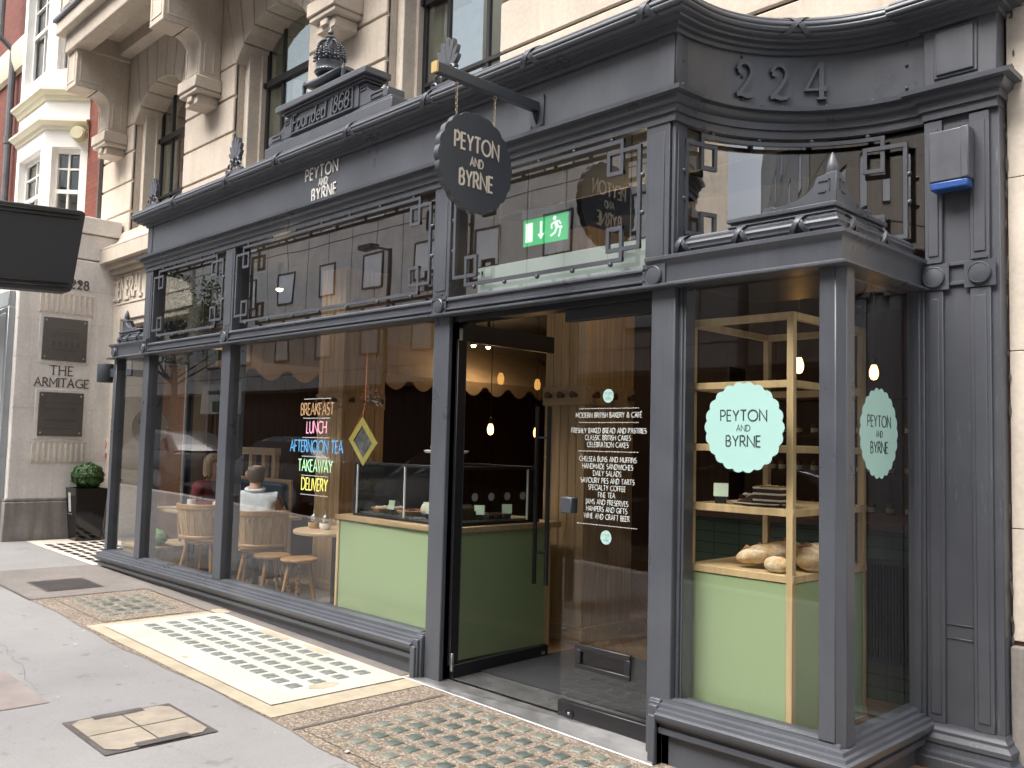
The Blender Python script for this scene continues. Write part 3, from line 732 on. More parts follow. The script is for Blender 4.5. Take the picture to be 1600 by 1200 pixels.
for a, b in CL:
    m = MB(); m.quad((a - .02, .075, 2.38), (b + .02, .075, 2.38), (b + .02, .075, 3.14), (a - .02, .075, 3.14)); g = obj('clerestory_pane', m, GLASS_CL, SF, smooth=0)
    obj('fretwork', fret(front(.012), a + .03, b - .03, 1), PAINT, g, smooth=35)
Rg = .90
CP = lambda u, v, d: (1 - (Rg - d) * math.cos(u), (Rg - d) * math.sin(u), v)
m = MB(); n = 24
m.rings([[CP(pi / 2 * i / n, 2.40, -.03), CP(pi / 2 * i / n, 3.14, -.03)] for i in range(n + 1)], False); g = obj('clerestory_pane', m, GLASS_CL, SF, smooth=60)
CPm = lambda u, v, d: CP(u / Rg, v, d + .02)
obj('fretwork', fret(CPm, .09, Rg * pi / 2 - .06, 16, z0=2.50), PAINT, g, smooth=40)
m = MB(); n = 24
m.rings([[(LX + .93 * math.cos(pi / 2 * i / n), .93 * math.sin(pi / 2 * i / n), 2.40), (LX + .93 * math.cos(pi / 2 * i / n), .93 * math.sin(pi / 2 * i / n), 3.14)] for i in range(n + 1)], False); obj('clerestory_pane', m, GLASS_CL, SF, smooth=60)

# reeded roll, ribbons and corner pedestal on the bay roofs
def reed(path):
    prof = []
    for k in range(48):
        a = 2 * pi * k / 48; rr = .047 * (1 - .10 * abs(math.sin(a * 6)))
        prof.append((-.062 + rr * math.cos(a), 2.484 + rr * math.sin(a)))
    m = MB(); m.sweep(prof[::-1], path, True); return m
obj('reeded_roll', reed([(.08, 0), (1.0, 0), (1.0, .84)]), PAINT, SF, smooth=35)
obj('reeded_roll', reed([(-7.14, .84), (-7.14, 0), (-6.4, 0)]), PAINT, SF, smooth=35)
rq = [(-.062 + .05 * math.cos(math.radians(a)), 2.484 + .05 * math.sin(math.radians(a))) for a in range(-60, 121, 20)]
for x in (.17, .50, .80, -6.55, -6.8, -7.0):
    m = MB(); ribbon_strap(m, lambda u, o, z: (u, -o, z), x, .026, .045, rq); obj('roll_ribbon', m, PAINT, SF, smooth=35)
for y in (.16, .50):
    m = MB(); ribbon_strap(m, lambda u, o, z: (1.0 + o, u, z), y, .026, .045, rq); obj('roll_ribbon', m, PAINT, SF, smooth=35)
def pedestal(sx, cx):
    X = lambda x: cx + sx * x        # x measured inwards from the corner
    def bx(mb, a, b, *r): mb.box(min(X(a), X(b)), max(X(a), X(b)), *r)
    m = MB()
    bx(m, .0, .545, .03, .56, 2.525, 2.535); bx(m, -.002, .55, .028, .565, 2.550, 2.572); bx(m, .012, .535, .042, .55, 2.534, 2.551)
    p = obj('corner_pedestal', m, PAINT, SF, bevel=.004)
    def crest(flip):
        w = []
        for i in range(13):
            a = pi / 2 * i / 12; w.append((.30 - .20 * math.sin(a), 2.595 + .095 * (1 - math.cos(a)) ))
        return [(.0, 2.572), (.36, 2.572), (.36, 2.602), (.31, 2.602)] + w + [(.09, 2.70), (.0, 2.715)]
    m = MB()
    m.prism(crest(0), lambda a, b, d: (X(a + .01), .06 + d, b), 0, .05)
    m.prism(crest(0), lambda a, b, d: (X(.012 + d), .062 + a, b), 0, .05)
    obj('crest', m, PAINT, p, smooth=35, bevel=.003)
    for s in (0, 1):
        m = MB()
        for (u0, u1, v0, v1) in ((.03, .085, 2.675, 2.682), (.03, .036, 2.63, 2.682), (.05, .085, 2.625, 2.632)):
            if s == 0: bx(m, .01 + u0, .01 + u1, .055, .061, v0, v1)
            else: bx(m, .006, .012, .062 + u0, .062 + u1, v0, v1)
        obj('fret_ornament', m, PAINT, p)
    m = MB(); m.rings([[(X(.045) + r * math.cos(2 * pi * k / 10) * .8, .095 + r * math.sin(2 * pi * k / 10) * .8, z) for k in range(10)] for r, z in ((.028, 2.705), (.034, 2.73), (.03, 2.755), (.018, 2.785), (.003, 2.81))]); obj('leaf_finial', m, PAINT, p, smooth=50)
pedestal(-1, .965); pedestal(1, -7.105)

# end pilaster
m = MB(); m.box(1.03, 1.37, .87, 1.0, .18, 3.13); obj('pilaster', m, PAINT_WORN, SF, bevel=.004)
for x0, x1 in ((1.03, 1.115), (1.24, 1.33)):
    for z0, z1 in ((.20, 2.27), (2.40, 3.12)):
        m = MB(); m.box(x0, x1, .852, .87, z0, z1); m.box(x0 + .018, x1 - .018, .846, .852, z0 + .04, z1 - .04); obj('pilaster_fillet', m, PAINT_WORN, SF, bevel=.003)
roundel(1.075, .852); roundel(1.285, .852)
for z, yb, hb in ((2.29, .855, .018), (2.385, .855, .018), (.665, .864, .006), (.60, .864, .006)):
    m = MB(); m.box(1.115, 1.24, yb, .87, z, z + hb); obj('pilaster_band', m, PAINT_WORN, SF, bevel=.002)
PB = [(1.02, 1.0), (1.02, .84), (1.375, .84), (1.375, 1.0)]
base = [(0, .02 - .2), (.03, -.2), (.05, .06), (.05, .095), (.035, .10), (.03, .115), (.038, .12), (.038, .145), (.02, .165), (.012, .18), (.018, .184), (.018, .196), (.0, .205), (0, .2)]
m = MB(); m.sweep([(.06, -.3), (.06, .05), (.052, .056), (.052, .075), (.03, .085), (.026, .11), (.034, .118), (.034, .138), (.014, .158), (.014, .172), (.004, .182), (.0, .20), (-.06, .20)], PB); obj('pilaster_base', m, PAINT_WORN, SF, smooth=38)
m = MB(); m.sweep([(o - .012, z + .003) for o, z in prof], PB); obj('pilaster_capital', m, PAINT, SF, smooth=38)
m = MB(); m.box(1.03, 1.37, .85, 1.0, 3.27, 3.60); obj('frieze_block', m, PAINT, SF, bevel=.004)
m = MB(); m.box(1.08, 1.285, .842, .85, 3.325, 3.575); m.box(1.095, 1.27, .832, .842, 3.34, 3.56); obj('raised_panel', m, PAINT, SF, bevel=.005, seg=2)
m = MB(); m.sweep([(o - .01, z + .004) for o, z in cp], PB); m.box(1.02, 1.37, .82, 1.0, 3.75, 3.79); obj('pilaster_cornice', m, PAINT, SF, smooth=50)
m = MB(); r = random.Random(2)
for i in range(46):
    z = r.uniform(-.0, 3.75); x = 1.372 + (.03 if z > 3.15 else 0) + r.uniform(0, .015)
    m.ball((x - .004, .945 + r.uniform(-.01, .006), z), r.uniform(.004, .011), 6, 5, (.7, .4, r.uniform(1, 4)))
obj('mastic_edge', m, SEAM, SF)

# raised house number 224 on the curve
def two(s):
    o = arc(.13, .74, .09, .085, -120, 150, 10)
    return o
m = MB(); Rn = .866
def NP(u, v, d): A = math.radians(44) + u / Rn; return (1 - (Rn - d) * math.cos(A), (Rn - d) * math.sin(A), v)
def two_at(u0, s):
    pl = arc(.26, .71, .20, .24, 172, -32, 18) + [(.33, .40), (.16, .18), (.05, .06)]
    pl2 = [(.02, .055), (.14, .09), (.30, .04), (.44, .06), (.54, .15)]
    m.prism([(u0 + (.13 + .075 * math.cos(k * pi / 8)) * s, 3.335 + (.70 + .075 * math.sin(k * pi / 8)) * s) for k in range(16)], NP, 0, .0155)
    for q, tt in ((pl, .1), (pl2, .12)):
        rb = ribbon([(u0 + x * s, 3.335 + y * s) for x, y in q], tt * s)
        m.rings([[NP(a.x, a.y, 0), NP(a.x, a.y, .016), NP(b.x, b.y, .016), NP(b.x, b.y, 0)] for a, b in rb])
two_at(-.255, .20); two_at(-.06, .20)
for k, (q, tt) in enumerate(((([(.50, .27), (.0, .27), (.36, 1.0)]), .07), ([(.40, 1.0), (.40, 0)], .13), ([(.28, .02), (.52, .02)], .06), ([(.5, .2), (.5, .38)], .06))):
    rb = ribbon([(.135 + x * .2, 3.335 + y * .2) for x, y in q], tt * .2)
    m.rings([[NP(a.x, a.y, 0), NP(a.x, a.y, .016 + .0004 * k), NP(b.x, b.y, .016 + .0004 * k), NP(b.x, b.y, 0)] for a, b in rb])
o = obj('house_number', m, PAINT, SF, smooth=30); o['label'] = 'raised house number 224 painted like the fascia'

# doors
DR = MB(); DR.quad((-.645, .08, .08), (-.03, .08, .08), (-.03, .08, 2.17), (-.645, .08, 2.17)); d = obj('door', DR, GLASS, SF, smooth=0); d['label'] = 'closed right hand glass door leaf with a letter plate'
m = MB(); m.box(-.645, -.02, .06, .10, -.035, .078); obj('bottom_rail', m, BLACK, d, bevel=.003)
m = MB(); m.box(-.645, -.02, .055, .105, 2.165, 2.27); obj('top_rail', m, BLACK, d, bevel=.003)
m = MB(); m.lathe([(.028, 0), (.028, .006), (.02, .008), (.02, .004), (.001, .004)], n=20); m.v = [(-.555 + a, .06 - c, .022 + b) for a, b, c in m.v]; obj('keyhole_ring', m, BLACK, d)
m = MB(); m.box(-.566, -.548, .05, .056, .014, .03); obj('key_barrel', m, STEEL, d, bevel=.003)
m = MB(); m.box(-.648, -.565, .05, .11, 1.095, 1.185); obj('lock_case', m, SIGN, d, bevel=.006)
P = front(.078); m = MB()
for a in ((-.525, -.15, .375, .402), (-.525, -.15, .27, .297), (-.525, -.487, .297, .375), (-.188, -.15, .297, .375)): m.bar(P, a[0], a[1], a[2], a[3], 0, .02)
obj('letter_plate', m, BLACK, d, bevel=.003)
m = MB(); m.bar(P, -.487, -.188, .297, .375, -.002, .004); m.bar(P, -.487, -.188, .365, .375, .004, .016); obj('letter_flap', m, GLOSSBLACK, d)
# open leaf, swung in
LH = Vector((-1.575, .085, 0)); ang = math.radians(92.5)
dx, dy = math.cos(ang), math.sin(ang)
def LP(u, w, z): return (LH.x + dx * u - dy * w, LH.y + dy * u + dx * w, z)
def lbar(mb, u0, u1, w0, w1, z0, z1): mb.hexa([LP(u0, w0, z0), LP(u1, w0, z0), LP(u1, w1, z0), LP(u0, w1, z0)], [LP(u0, w0, z1), LP(u1, w0, z1), LP(u1, w1, z1), LP(u0, w1, z1)])
m = MB(); m.quad(LP(.0, 0, .08), LP(.9, 0, .08), LP(.9, 0, 2.17), LP(0, 0, 2.17)); d2 = obj('door', m, GLASS, SF, smooth=0); d2['label'] = 'open left hand glass door leaf with long black pull handles'
m = MB(); lbar(m, .0, .91, -.02, .02, -.02, .085); obj('bottom_rail', m, BLACK, d2, bevel=.003)
m = MB(); lbar(m, .0, .91, -.02, .02, 2.12, 2.235); obj('top_rail', m, BLACK, d2, bevel=.003)
m = MB(); lbar(m, -.02, .05, -.012, .012, .08, 2.13); obj('hinge_stile', m, BLACK, d2, bevel=.003)
for s in (1, -1):
    m = MB(); m.tube([LP(.83, s * .055, .5), LP(.83, s * .055, 1.74)], .016, 10)
    for z in (.72, 1.52): m.tube([LP(.83, 0, z), LP(.83, s * .055, z)], .008, 8)
    obj('pull_handle', m, BLACK, d2)
m = MB(); lbar(m, .84, .87, -.028, -.02, .025, .045); obj('key_barrel', m, STEEL, d2)
m = MB(); lbar(m, -.02, .0, -.03, -.012, 2.12, 2.2); lbar(m, -.02, 0, -.03, -.012, .05, .16); obj('pivot', m, STEEL, d2, bevel=.003)
m = MB(); m.box(-1.585, -.0, .03, .14, 2.235, 2.28); m.box(-1.60, -1.585, .03, .14, 0, 2.28); obj('door_head', m, BLACK, SF)

# threshold
m = MB(); m.hexa([(-1.84, -.085, G(-1.84) - .05), (.11, -.085, G(.1) - .05), (.0, .085, -.1), (-1.6, .085, -.1)], [(-1.84, -.085, G(-1.84) + .012), (.11, -.085, G(.1) + .012), (.0, .085, -.004), (-1.6, .085, -.004)])
tag(obj('door_threshold', m, STEEL, smooth=0, bevel=.004), 'brushed metal threshold strip at the bakery doorway', 'threshold')
m = MB(); m.quad((-1.6, .085, .004), (.02, .085, .004), (.02, .34, .004), (-1.6, .34, .004)); struct(obj('threshold_stone', m, WETSTONE, smooth=0))
m = MB(); m.box(-1.62, -.06, .34, 1.42, .002, .012); tag(obj('door_mat', m, MATB, smooth=0), 'charcoal entrance mat inside the open door', 'door mat')

# founded 1868 pediment
PD = MB(); PD.box(-3.92, -2.18, -.07, .12, 3.76, 3.845); PD.box(-3.88, -2.22, -.05, .11, 3.845, 3.875); PD.box(-3.56, -2.60, -.06, .08, 3.875, 4.05)
PD.box(-3.62, -2.51, -.075, .09, 4.045, 4.06); PD.box(-3.65, -2.48, -.095, .10, 4.06, 4.075); PD.box(-3.69, -2.44, -.12, .11, 4.075, 4.125); PD.box(-3.56, -2.58, -.08, .09, 4.125, 4.145)
pd = obj('founders_pediment', PD, PAINT, SF, bevel=.006, seg=2); pd['label'] = 'raised pediment reading Founded 1868 under a crown'
for s in (1, -1):
    m = MB(); cx = -3.08
    w = [(.47 + .0, 4.05), (.47, 3.875), (.82, 3.875), (.82, 3.945), (.70, 3.945)]
    w += [(.70 - .14 * math.sin(a), 3.945 + .10 * (1 - math.cos(a))) for a in (.3, .6, .9, 1.2, 1.5)]
    m.prism([(cx + s * a, b) for a, b in w], front(0), -.10, .05)
    obj('scroll_block', m, PAINT, pd, bevel=.005)
    for grp in (((.62, .76, 3.925, 3.933), (.62, .76, 3.892, 3.9), (.62, .628, 3.9, 3.925)), ((.49, .56, 4.01, 4.018), (.49, .56, 3.985, 3.993), (.49, .498, 3.993, 4.01))):
        m = MB()
        for (u0, u1, v0, v1) in grp: m.bar(front(-.05), min(cx + s * u0, cx + s * u1), max(cx + s * u0, cx + s * u1), v0, v1, 0, .007)
        obj('key_ornament', m, PAINT, pd)
m = MB()
for (a, b, c, e) in ((-3.52, -2.66, 4.03, 4.045), (-3.52, -2.66, 3.88, 3.892), (-3.52, -3.508, 3.892, 4.03), (-2.672, -2.66, 3.892, 4.03)): m.bar(front(-.06), a, b, c, e, 0, .01)
obj('panel_moulding', m, PAINT, pd)
m = MB(); text(m, 'Founded 1868', .12, front(-.06), -3.10, 3.903, t=.11, d=.014, track=.17, narrow=.88, slant=.12); obj('raised_lettering', m, PAINT, pd, smooth=30)
# cushion and crown
KX, KY = -3.08, -.01
m = MB(); rg = []
for i in range(15):
    a = -1 + 2 * i / 14; h = .06 * (1 - .7 * abs(a) ** 1.5); w = .10 * (1 - .3 * abs(a) ** 3)
    rg.append([(KX + .27 * a, KY + w * math.cos(2 * pi * k / 16), 4.20 + .03 * abs(a) ** 2 + h * math.sin(2 * pi * k / 16) * (.9 if math.sin(2 * pi * k / 16) > 0 else .7)) for k in range(16)])
m.rings(rg); obj('cushion', m, PAINT, pd, smooth=60)
for s in (-1, 1):
    m = MB(); m.lathe([(.014, 4.145), (.018, 4.17), (.014, 4.2), (.018, 4.21), (.018, 4.225), (.011, 4.245), (.012, 4.255), (.002, 4.265)], (KX + s * .27, KY - .05, 0), 10); obj('tassel', m, PAINT, pd, smooth=40)
cr = MB(); c0 = (KX, KY); q_ = .52; zq = lambda z: 4.255 + (z - 4.255) * .84
def cl(prof, n=32): return cr.lathe([(r_ * q_, zq(z_)) for r_, z_ in prof], (c0[0], c0[1], 0), n)
cl([(.15, 4.255), (.20, 4.26), (.21, 4.28), (.195, 4.30), (.2, 4.315), (.2, 4.345), (.205, 4.35), (.205, 4.362), (.19, 4.366), (.10, 4.37)])
cw = obj('crown', cr, PAINT, pd, smooth=40)
m = MB()
for k in range(28):
    a = 2 * pi * k / 28; m.ball((c0[0] + .205 * q_ * math.cos(a), c0[1] + .205 * q_ * math.sin(a), 4.28), .010, 8, 6)
for k in range(8):
    a = 2 * pi * k / 8
    for j in range(12):
        th = pi / 2 * j / 11; rr = (.2 * math.cos(th) ** .8 + .03) * q_; z = 4.39 + .19 * math.sin(th)
        m.ball((c0[0] + rr * math.cos(a), c0[1] + rr * math.sin(a), z), .0115, 7, 5)
for k in range(16):
    a = 2 * pi * (k + .5) / 16
    for (dz, dr, s_) in ((.02, .0, .011), (.05, .012, .014), (.075, .0, .010)):
        m.ball((c0[0] + (.2 + dr) * q_ * math.cos(a), c0[1] + (.2 + dr) * q_ * math.sin(a), 4.365 + dz), s_, 7, 5)
for k in range(8):
    a = 2 * pi * (k + .5) / 8
    m.tube([(c0[0] + (.18 - .02 * abs(q)) * q_ * math.cos(a + q * .25), c0[1] + (.18 - .02 * abs(q)) * q_ * math.sin(a + q * .25), 4.43 + .09 * (1 - q * q)) for q in (-1, -.6, -.2, .2, .6, 1)], .008, 6)
m.lathe([(.13 * q_, 4.385), (.16 * q_, 4.41), (.15 * q_, 4.47), (.09 * q_, 4.55), (.03, 4.585), (.002, 4.59)], (c0[0], c0[1], 0), 20)
m.lathe([(.012, 4.58), (.034, 4.595), (.038, 4.61), (.024, 4.625), (.010, 4.63), (.010, 4.64), (.024, 4.652), (.024, 4.668), (.010, 4.685), (.002, 4.72)], (c0[0], c0[1], 0), 12)
for k in range(4): m.ball((c0[0] + .018 * math.cos(k * pi / 2), c0[1] + .018 * math.sin(k * pi / 2), 4.675), .009, 6, 5)
m.v = [(x_, y_, zq(z_)) for x_, y_, z_ in m.v]
obj('crown_arches', m, PAINT, cw, smooth=50)

# palmette antefixes along the cornice
def palmette(x, s=1.0):
    m = MB(); y = -.02; z = 3.77
    m.box(x - .14 * s, x + .14 * s, y - .03, y + .02, z - .03, z + .03)
    for i in range(9):
        a = math.radians(90 + (i - 4) * 17); ln = (.255 - .012 * abs(i - 4) ** 1.6) * s
        bx, bz = x + .012 * (4 - i) * -1 * s, z + .075 * s
        pl = []
        for k in range(12):
            t_ = 2 * pi * k / 12; u = ln * (.5 + .5 * math.cos(t_)); v = .021 * s * math.sin(t_) * (.6 + .6 * u / ln)
            pl.append((bx + u * math.cos(a) - v * math.sin(a), bz + u * math.sin(a) + v * math.cos(a)))
        m.prism(pl, front(y), -.01, .02 + .002 * (i % 2))
    for s_ in (-1, 1):
        for (cx, cz, r0) in ((.08, .06, .035), (.12, .02, .028), (.05, .11, .022)):
            m.tube([(x + s_ * (cx + r0 * math.cos(q)) * s, y - .02, z + (cz + r0 * math.sin(q)) * s) for q in [k * .6 for k in range(10)]], .009 * s, 6)
    return obj('palmette', m, PAINT, SF, smooth=40)
palmette(-1.64); palmette(-4.50); palmette(-6.22, .9)
# ------------------------------------------------------------------ stone office building above and beside the shop
SB = thing('stone_building', 'warm stone office building with arched windows and a balcony above the shopfront', 'building', (-4, .95, 0))
WY = .95
OPEN = [(-9.4, -7.80), (-6.55, -5.0), (-3.70, -2.2)]
def courses(mb, x0, x1, z0, z1, y0=WY, y1=WY + .05, step=.415, ph=.0, gap=.022):
    z = z0
    edges = [z0] + [3.645 + ph + step * k for k in range(-12, 30) if z0 + .03 < 3.645 + ph + step * k < z1 - .03] + [z1]
    for a, b in zip(edges[:-1], edges[1:]):
        mb.box(x0, x1, y0, y1, a + gap / 2, b - gap / 2)
SPR = 5.66
def arch_pts(x0, x1, n=12, rise=.42):
    w = (x1 - x0) / 2; R = (w * w + rise * rise) / (2 * rise); cz = SPR + rise - R; a0 = math.asin(w / R)
    return [((x0 + x1) / 2 + R * math.sin(-a0 + 2 * a0 * i / n), cz + R * math.cos(-a0 + 2 * a0 * i / n)) for i in range(n + 1)], ((x0 + x1) / 2, cz, R, a0)
m = MB()
piers = [(-10.45, -9.4), (-7.80, -6.55), (-5.0, -3.7), (-2.2, 6.0)]
for a, b in piers[:3]:
    m = MB(); courses(m, a, b, 3.645, SPR + .02); obj('rusticated_pier', m, STONE, SB, smooth=0, bevel=.008)
m = MB(); courses(m, -2.2, 1.38, 3.645, 9); obj('rusticated_pier', m, STONE, SB, smooth=0, bevel=.008)
m = MB(); courses(m, 1.38, 9.0, .62, 9, step=.83, ph=-.02, gap=.004); obj('ashlar_face', m, STONE_PALE, SB, smooth=0, bevel=.002)
m = MB(); courses(m, -10.45, -7.24, 3.645 - .415 * .5, 3.645); obj('rusticated_band', m, STONE, SB, smooth=0, bevel=.008)
m = MB()
for a, b in piers: m.box(a + (.0 if a > -10.4 else 0.02), b, WY + .025, WY + .6, 2.2 if a < -9 else 3.3, 9)
for a, b in OPEN: m.box(a, b, WY + .14, WY + .6, 2.9 if a < -9 else 3.3, 4.30)
m.box(1.38, 9, WY + .025, WY + .6, .6, 9)
m.box(-2.2, 1.38, WY + .025, WY + .6, 3.2, 9)
obj('wall', m, STONE, SB, smooth=0)
m = MB(); m.box(1.375, 9.0, WY - .03, WY + .5, -.4, .60); obj('plinth', m, GRANITE, SB, bevel=.008)
# voussoirs
for a, b in OPEN:
    pts, (cx, cz, R, a0) = arch_pts(a, b)
    m = MB(); n = 7; top = 6.9
    ext = a0 * 1.0
    cz2 = SPR - 2.3
    def outp(p): return (cx + (p[0] - cx) * (top - cz2) / (p[1] - cz2), top)
    def at(t, r): return (cx + r * math.sin(t), cz + r * math.cos(t))
    for i in range(n):
        t0 = -ext + 2 * ext * i / n; t1 = -ext + 2 * ext * (i + 1) / n; e = .009 / R
        i0, im, i1 = at(t0 + e, R), at((t0 + t1) / 2, R), at(t1 - e, R)
        m.prism([i0, im, i1, outp(i1), outp(i0)], front(WY + .05), -.45, .05)
    lo, ro_ = outp(at(-ext, R)), outp(at(ext, R))
    m.prism([(a - .66, SPR + .02), (a - .0, SPR + .02), (lo[0] - .012, top), (a - .66, top)], front(WY + .05), 0, .05)
    m.prism([(b + .0, SPR + .02), (b + .66, SPR + .02), (b + .66, top), (ro_[0] + .012, top)], front(WY + .05), 0, .05)
    obj('voussoirs', m, STONE, SB, smooth=0, bevel=.008)
    # reveals, two steps
    for s, x in ((1, a), (-1, b)):
        m = MB(); x1 = x + s * .10
        m.box(min(x, x1), max(x, x1), WY + .12, WY + .35, 4.2, SPR + .2)
        x2 = x + s * .13; m.box(min(x, x2), max(x, x2), WY + .26, WY + .5, 4.2, SPR + .2)
        obj('window_reveal', m, STONE_PALE, SB, smooth=0, bevel=.006)
    # bronze window
    m = MB(); gy = WY + .34
    x0, x1 = a + .12, b - .12; mid = x0 + .34
    fb = lambda u0, u1, v0, v1, d=.03: m.box(u0, u1, gy - d * .6, gy + .02, v0, v1)
    fb(x0, x0 + .05, 4.28, 6.15); fb(x1 - .06, x1, 4.28, 6.15); fb(x0 + .06, x1 - .06, 4.28, 4.36, .06); fb(x0 + .06, x1 - .06, 5.42, 5.50, .08); fb(x0 + .06, x1 - .06, 4.66, 4.70, .045)
    fb(mid, mid + .04, 4.36, 5.42); fb(mid, mid + .04, 5.50, 6.1); fb(x1 - .4, x1 - .36, 4.36, 5.42); fb(x1 - .4, x1 - .36, 5.50, 6.1)
    fb(x0 - .1, x0 + .04, 5.43, 5.49, .1); fb(x1 - .04, x1 + .1, 5.43, 5.49, .1)
    w = obj('arched_window', m, BLACK, SB, smooth=0, bevel=.004)
    m = MB(); m.box(x0, x1, gy, gy + .004, 4.3, 6.15); obj('pane', m, GLASS_UP, w, smooth=0)
    m = MB(); m.box(x0 - .2, x1 + .2, gy + .9, gy + .92, 4.0, 6.4); m.box(x0 - .2, x1 + .2, gy + .2, gy + .9, 3.9, 4.2); obj('room_behind', m, CREAM, w, smooth=0)
    m = MB(); m.box(x0 + .06, x0 + .3, gy + .06, gy + .07, 4.3, 6.1); obj('blind', m, CREAM, w, smooth=0)
# scroll brackets under the balcony
def bracket(cx):
    m = MB(); w = .185
    sec = [(WY, 6.62), (.25, 6.62), (.25, 6.06), (.53, 6.06)]
    for i in range(9):
        a = pi / 2 * i / 8; sec.append((.53 + .16 * math.sin(a), 5.90 + .16 * math.cos(a)))
    sec += [(.69, 5.55), (WY, 5.55)]
    m.prism(sec, lambda a, b, d: (cx + d, a, b), -w, w)
    br = obj('scroll_bracket', m, STONE, SB, smooth=30, bevel=.012, seg=2)
    m = MB(); m.box(cx - w - .05, cx + w + .05, .63, WY, 5.41, 5.55); m.box(cx - w - .03, cx + w + .03, .65, WY, 5.36, 5.41); m.box(cx - w + .03, cx + w - .03, .70, WY, 5.25, 5.36); m.box(cx - .06, cx + .06, .67, WY, 5.285, 5.36); obj('bracket_foot', m, STONE, br, bevel=.01)
    m = MB()
    for (a0, a1, z0, z1) in ((-w + .05, -w + .065, 6.14, 6.58), (w - .065, w - .05, 6.14, 6.58), (-w + .065, w - .065, 6.14, 6.155)): m.box(cx + a0, cx + a1, .243, .25, z0, z1)
    obj('panel_bead', m, STONE_PALE, br)
    m = MB()
    for (a0, a1, z0, z1) in ((-w + .04, -w + .055, 5.6, 5.9), (w - .055, w - .04, 5.6, 5.9), (-w + .055, w - .055, 5.6, 5.615)): m.box(cx + a0, cx + a1, .682, .69, z0, z1)
    obj('panel_bead', m, STONE_PALE, br)
    for s in (-1, 1):
        xx = cx + s * w; X0, X1 = min(xx, xx + s * .008), max(xx, xx + s * .008)
        m = MB(); m.box(X0, X1, .30, .312, 6.14, 6.55); m.box(X0, X1, .312, .60, 6.14, 6.152); obj('panel_bead', m, STONE_PALE, br)
        m = MB(); m.box(X0, X1, .74, .752, 5.62, 5.95); m.box(X0, X1, .85, .862, 5.62, 5.95); m.box(X0, X1, .752, .85, 5.62, 5.632); obj('panel_bead', m, STONE_PALE, br)
for cx in (-9.82, -7.09, -4.30): bracket(cx)
# balcony
m = MB(); x0, x1 = -10.06, -2.6
m.box(x0, x1, .10, WY, 6.80, 6.98)
m.box(x0 + .10, x1, .20, .42, 6.56, 6.80); m.box(x0 + .10, x0 + .45, .42, WY, 6.56, 6.80); m.box(x0 + .45, x1, .78, WY, 6.62, 6.80)
for cx in (-7.09, -4.3): m.box(cx - .26, cx + .26, .42, .78, 6.60, 6.80)
bal = obj('balcony_slab', m, STONE, SB, smooth=0, bevel=.015, seg=2)
m = MB(); m.box(x0 - .03, x1, .06, .2, 6.98, 7.03); obj('lead_edge', m, LEAD, bal, bevel=.012, seg=2)
m = MB()
for cx in (-9.82, -8.45, -7.09, -5.7):
    m.box(cx - .22, cx + .22, .16, .40, 7.03, 8.0); m.box(cx - .17, cx + .17, .145, .16, 7.12, 7.9); m.box(cx - .13, cx + .13, .135, .145, 7.16, 7.86)
obj('balustrade_pier', m, STONE, bal, bevel=.01)
m = MB()
for cx in (-9.14, -7.77, -6.4):
    m.box(cx - .46, cx + .46, .24, .34, 7.03, 8.0)
    m.tube([(cx + .26 * math.cos(q * pi / 12), .23, 7.5 + .36 * math.sin(q * pi / 12)) for q in range(24)], .04, 6, True)
    m.tube([(cx + .14 * math.cos(q * pi / 12), .235, 7.5 + .22 * math.sin(q * pi / 12)) for q in range(24)], .03, 6, True)
obj('balustrade_panel', m, STONE, bal, smooth=40)
# doorway at the left end with carved lintel
m = MB(); m.box(-9.95, -9.38, WY - .06, WY + .6, -.1, 3.6); m.box(-9.38, -7.24, WY - .06, WY + .6, 2.98, 3.6); m.box(-9.38, -9.28, WY - .03, WY + .5, -.1, 2.98); m.box(-9.28, -7.24, WY - .03, WY + .5, 2.90, 2.98); m.box(-10.45, -9.95, WY, WY + .6, -.1, 3.6)
dw = obj('doorway_surround', m, STONE_PALE, SB, smooth=0, bevel=.008)
m = MB(); m.box(-9.98, -7.24, WY - .28, WY, 3.72, 3.90)
ps = [(WY, 3.90), (WY - .28, 3.90), (WY - .28, 3.93)] + [(WY - .28 + .24 * math.sin(a), 3.93 + .26 * (1 - math.cos(a))) for a in (.3, .6, .9, 1.2, 1.5)] + [(WY, 4.2)]
m.prism(ps, lambda a, b, d: (d, a, b), -9.85, -7.24)
m.box(-9.9, -7.24, WY - .2, WY, 3.66, 3.72); m.box(-9.86, -7.24, WY - .13, WY, 3.60, 3.66)
obj('door_hood', m, STONE, dw, smooth=20, bevel=.006)
m = MB()
for (a, b, c, e) in ((-9.72, -7.24, 3.56, 3.575), (-9.72, -7.24, 3.19, 3.205), (-9.72, -9.705, 3.205, 3.56)): m.bar(front(WY - .06), a, b, c, e, 0, .012)
obj('panel_frame', m, STONE_PALE, dw)
m = MB(); text(m, 'GENERAL', .25, front(WY - .06), -9.64, 3.26, t=.17, d=.022, align='l', track=.16, narrow=.72); o = obj('carved_lettering', m, STONE_PALE, dw, smooth=30); o['label'] = 'raised stone lettering over the doorway'
m = MB(); m.box(-9.28, -7.2, WY + .45, WY + .5, -.1, 2.95); obj('entrance_door', m, DARKWOOD, dw, smooth=0)
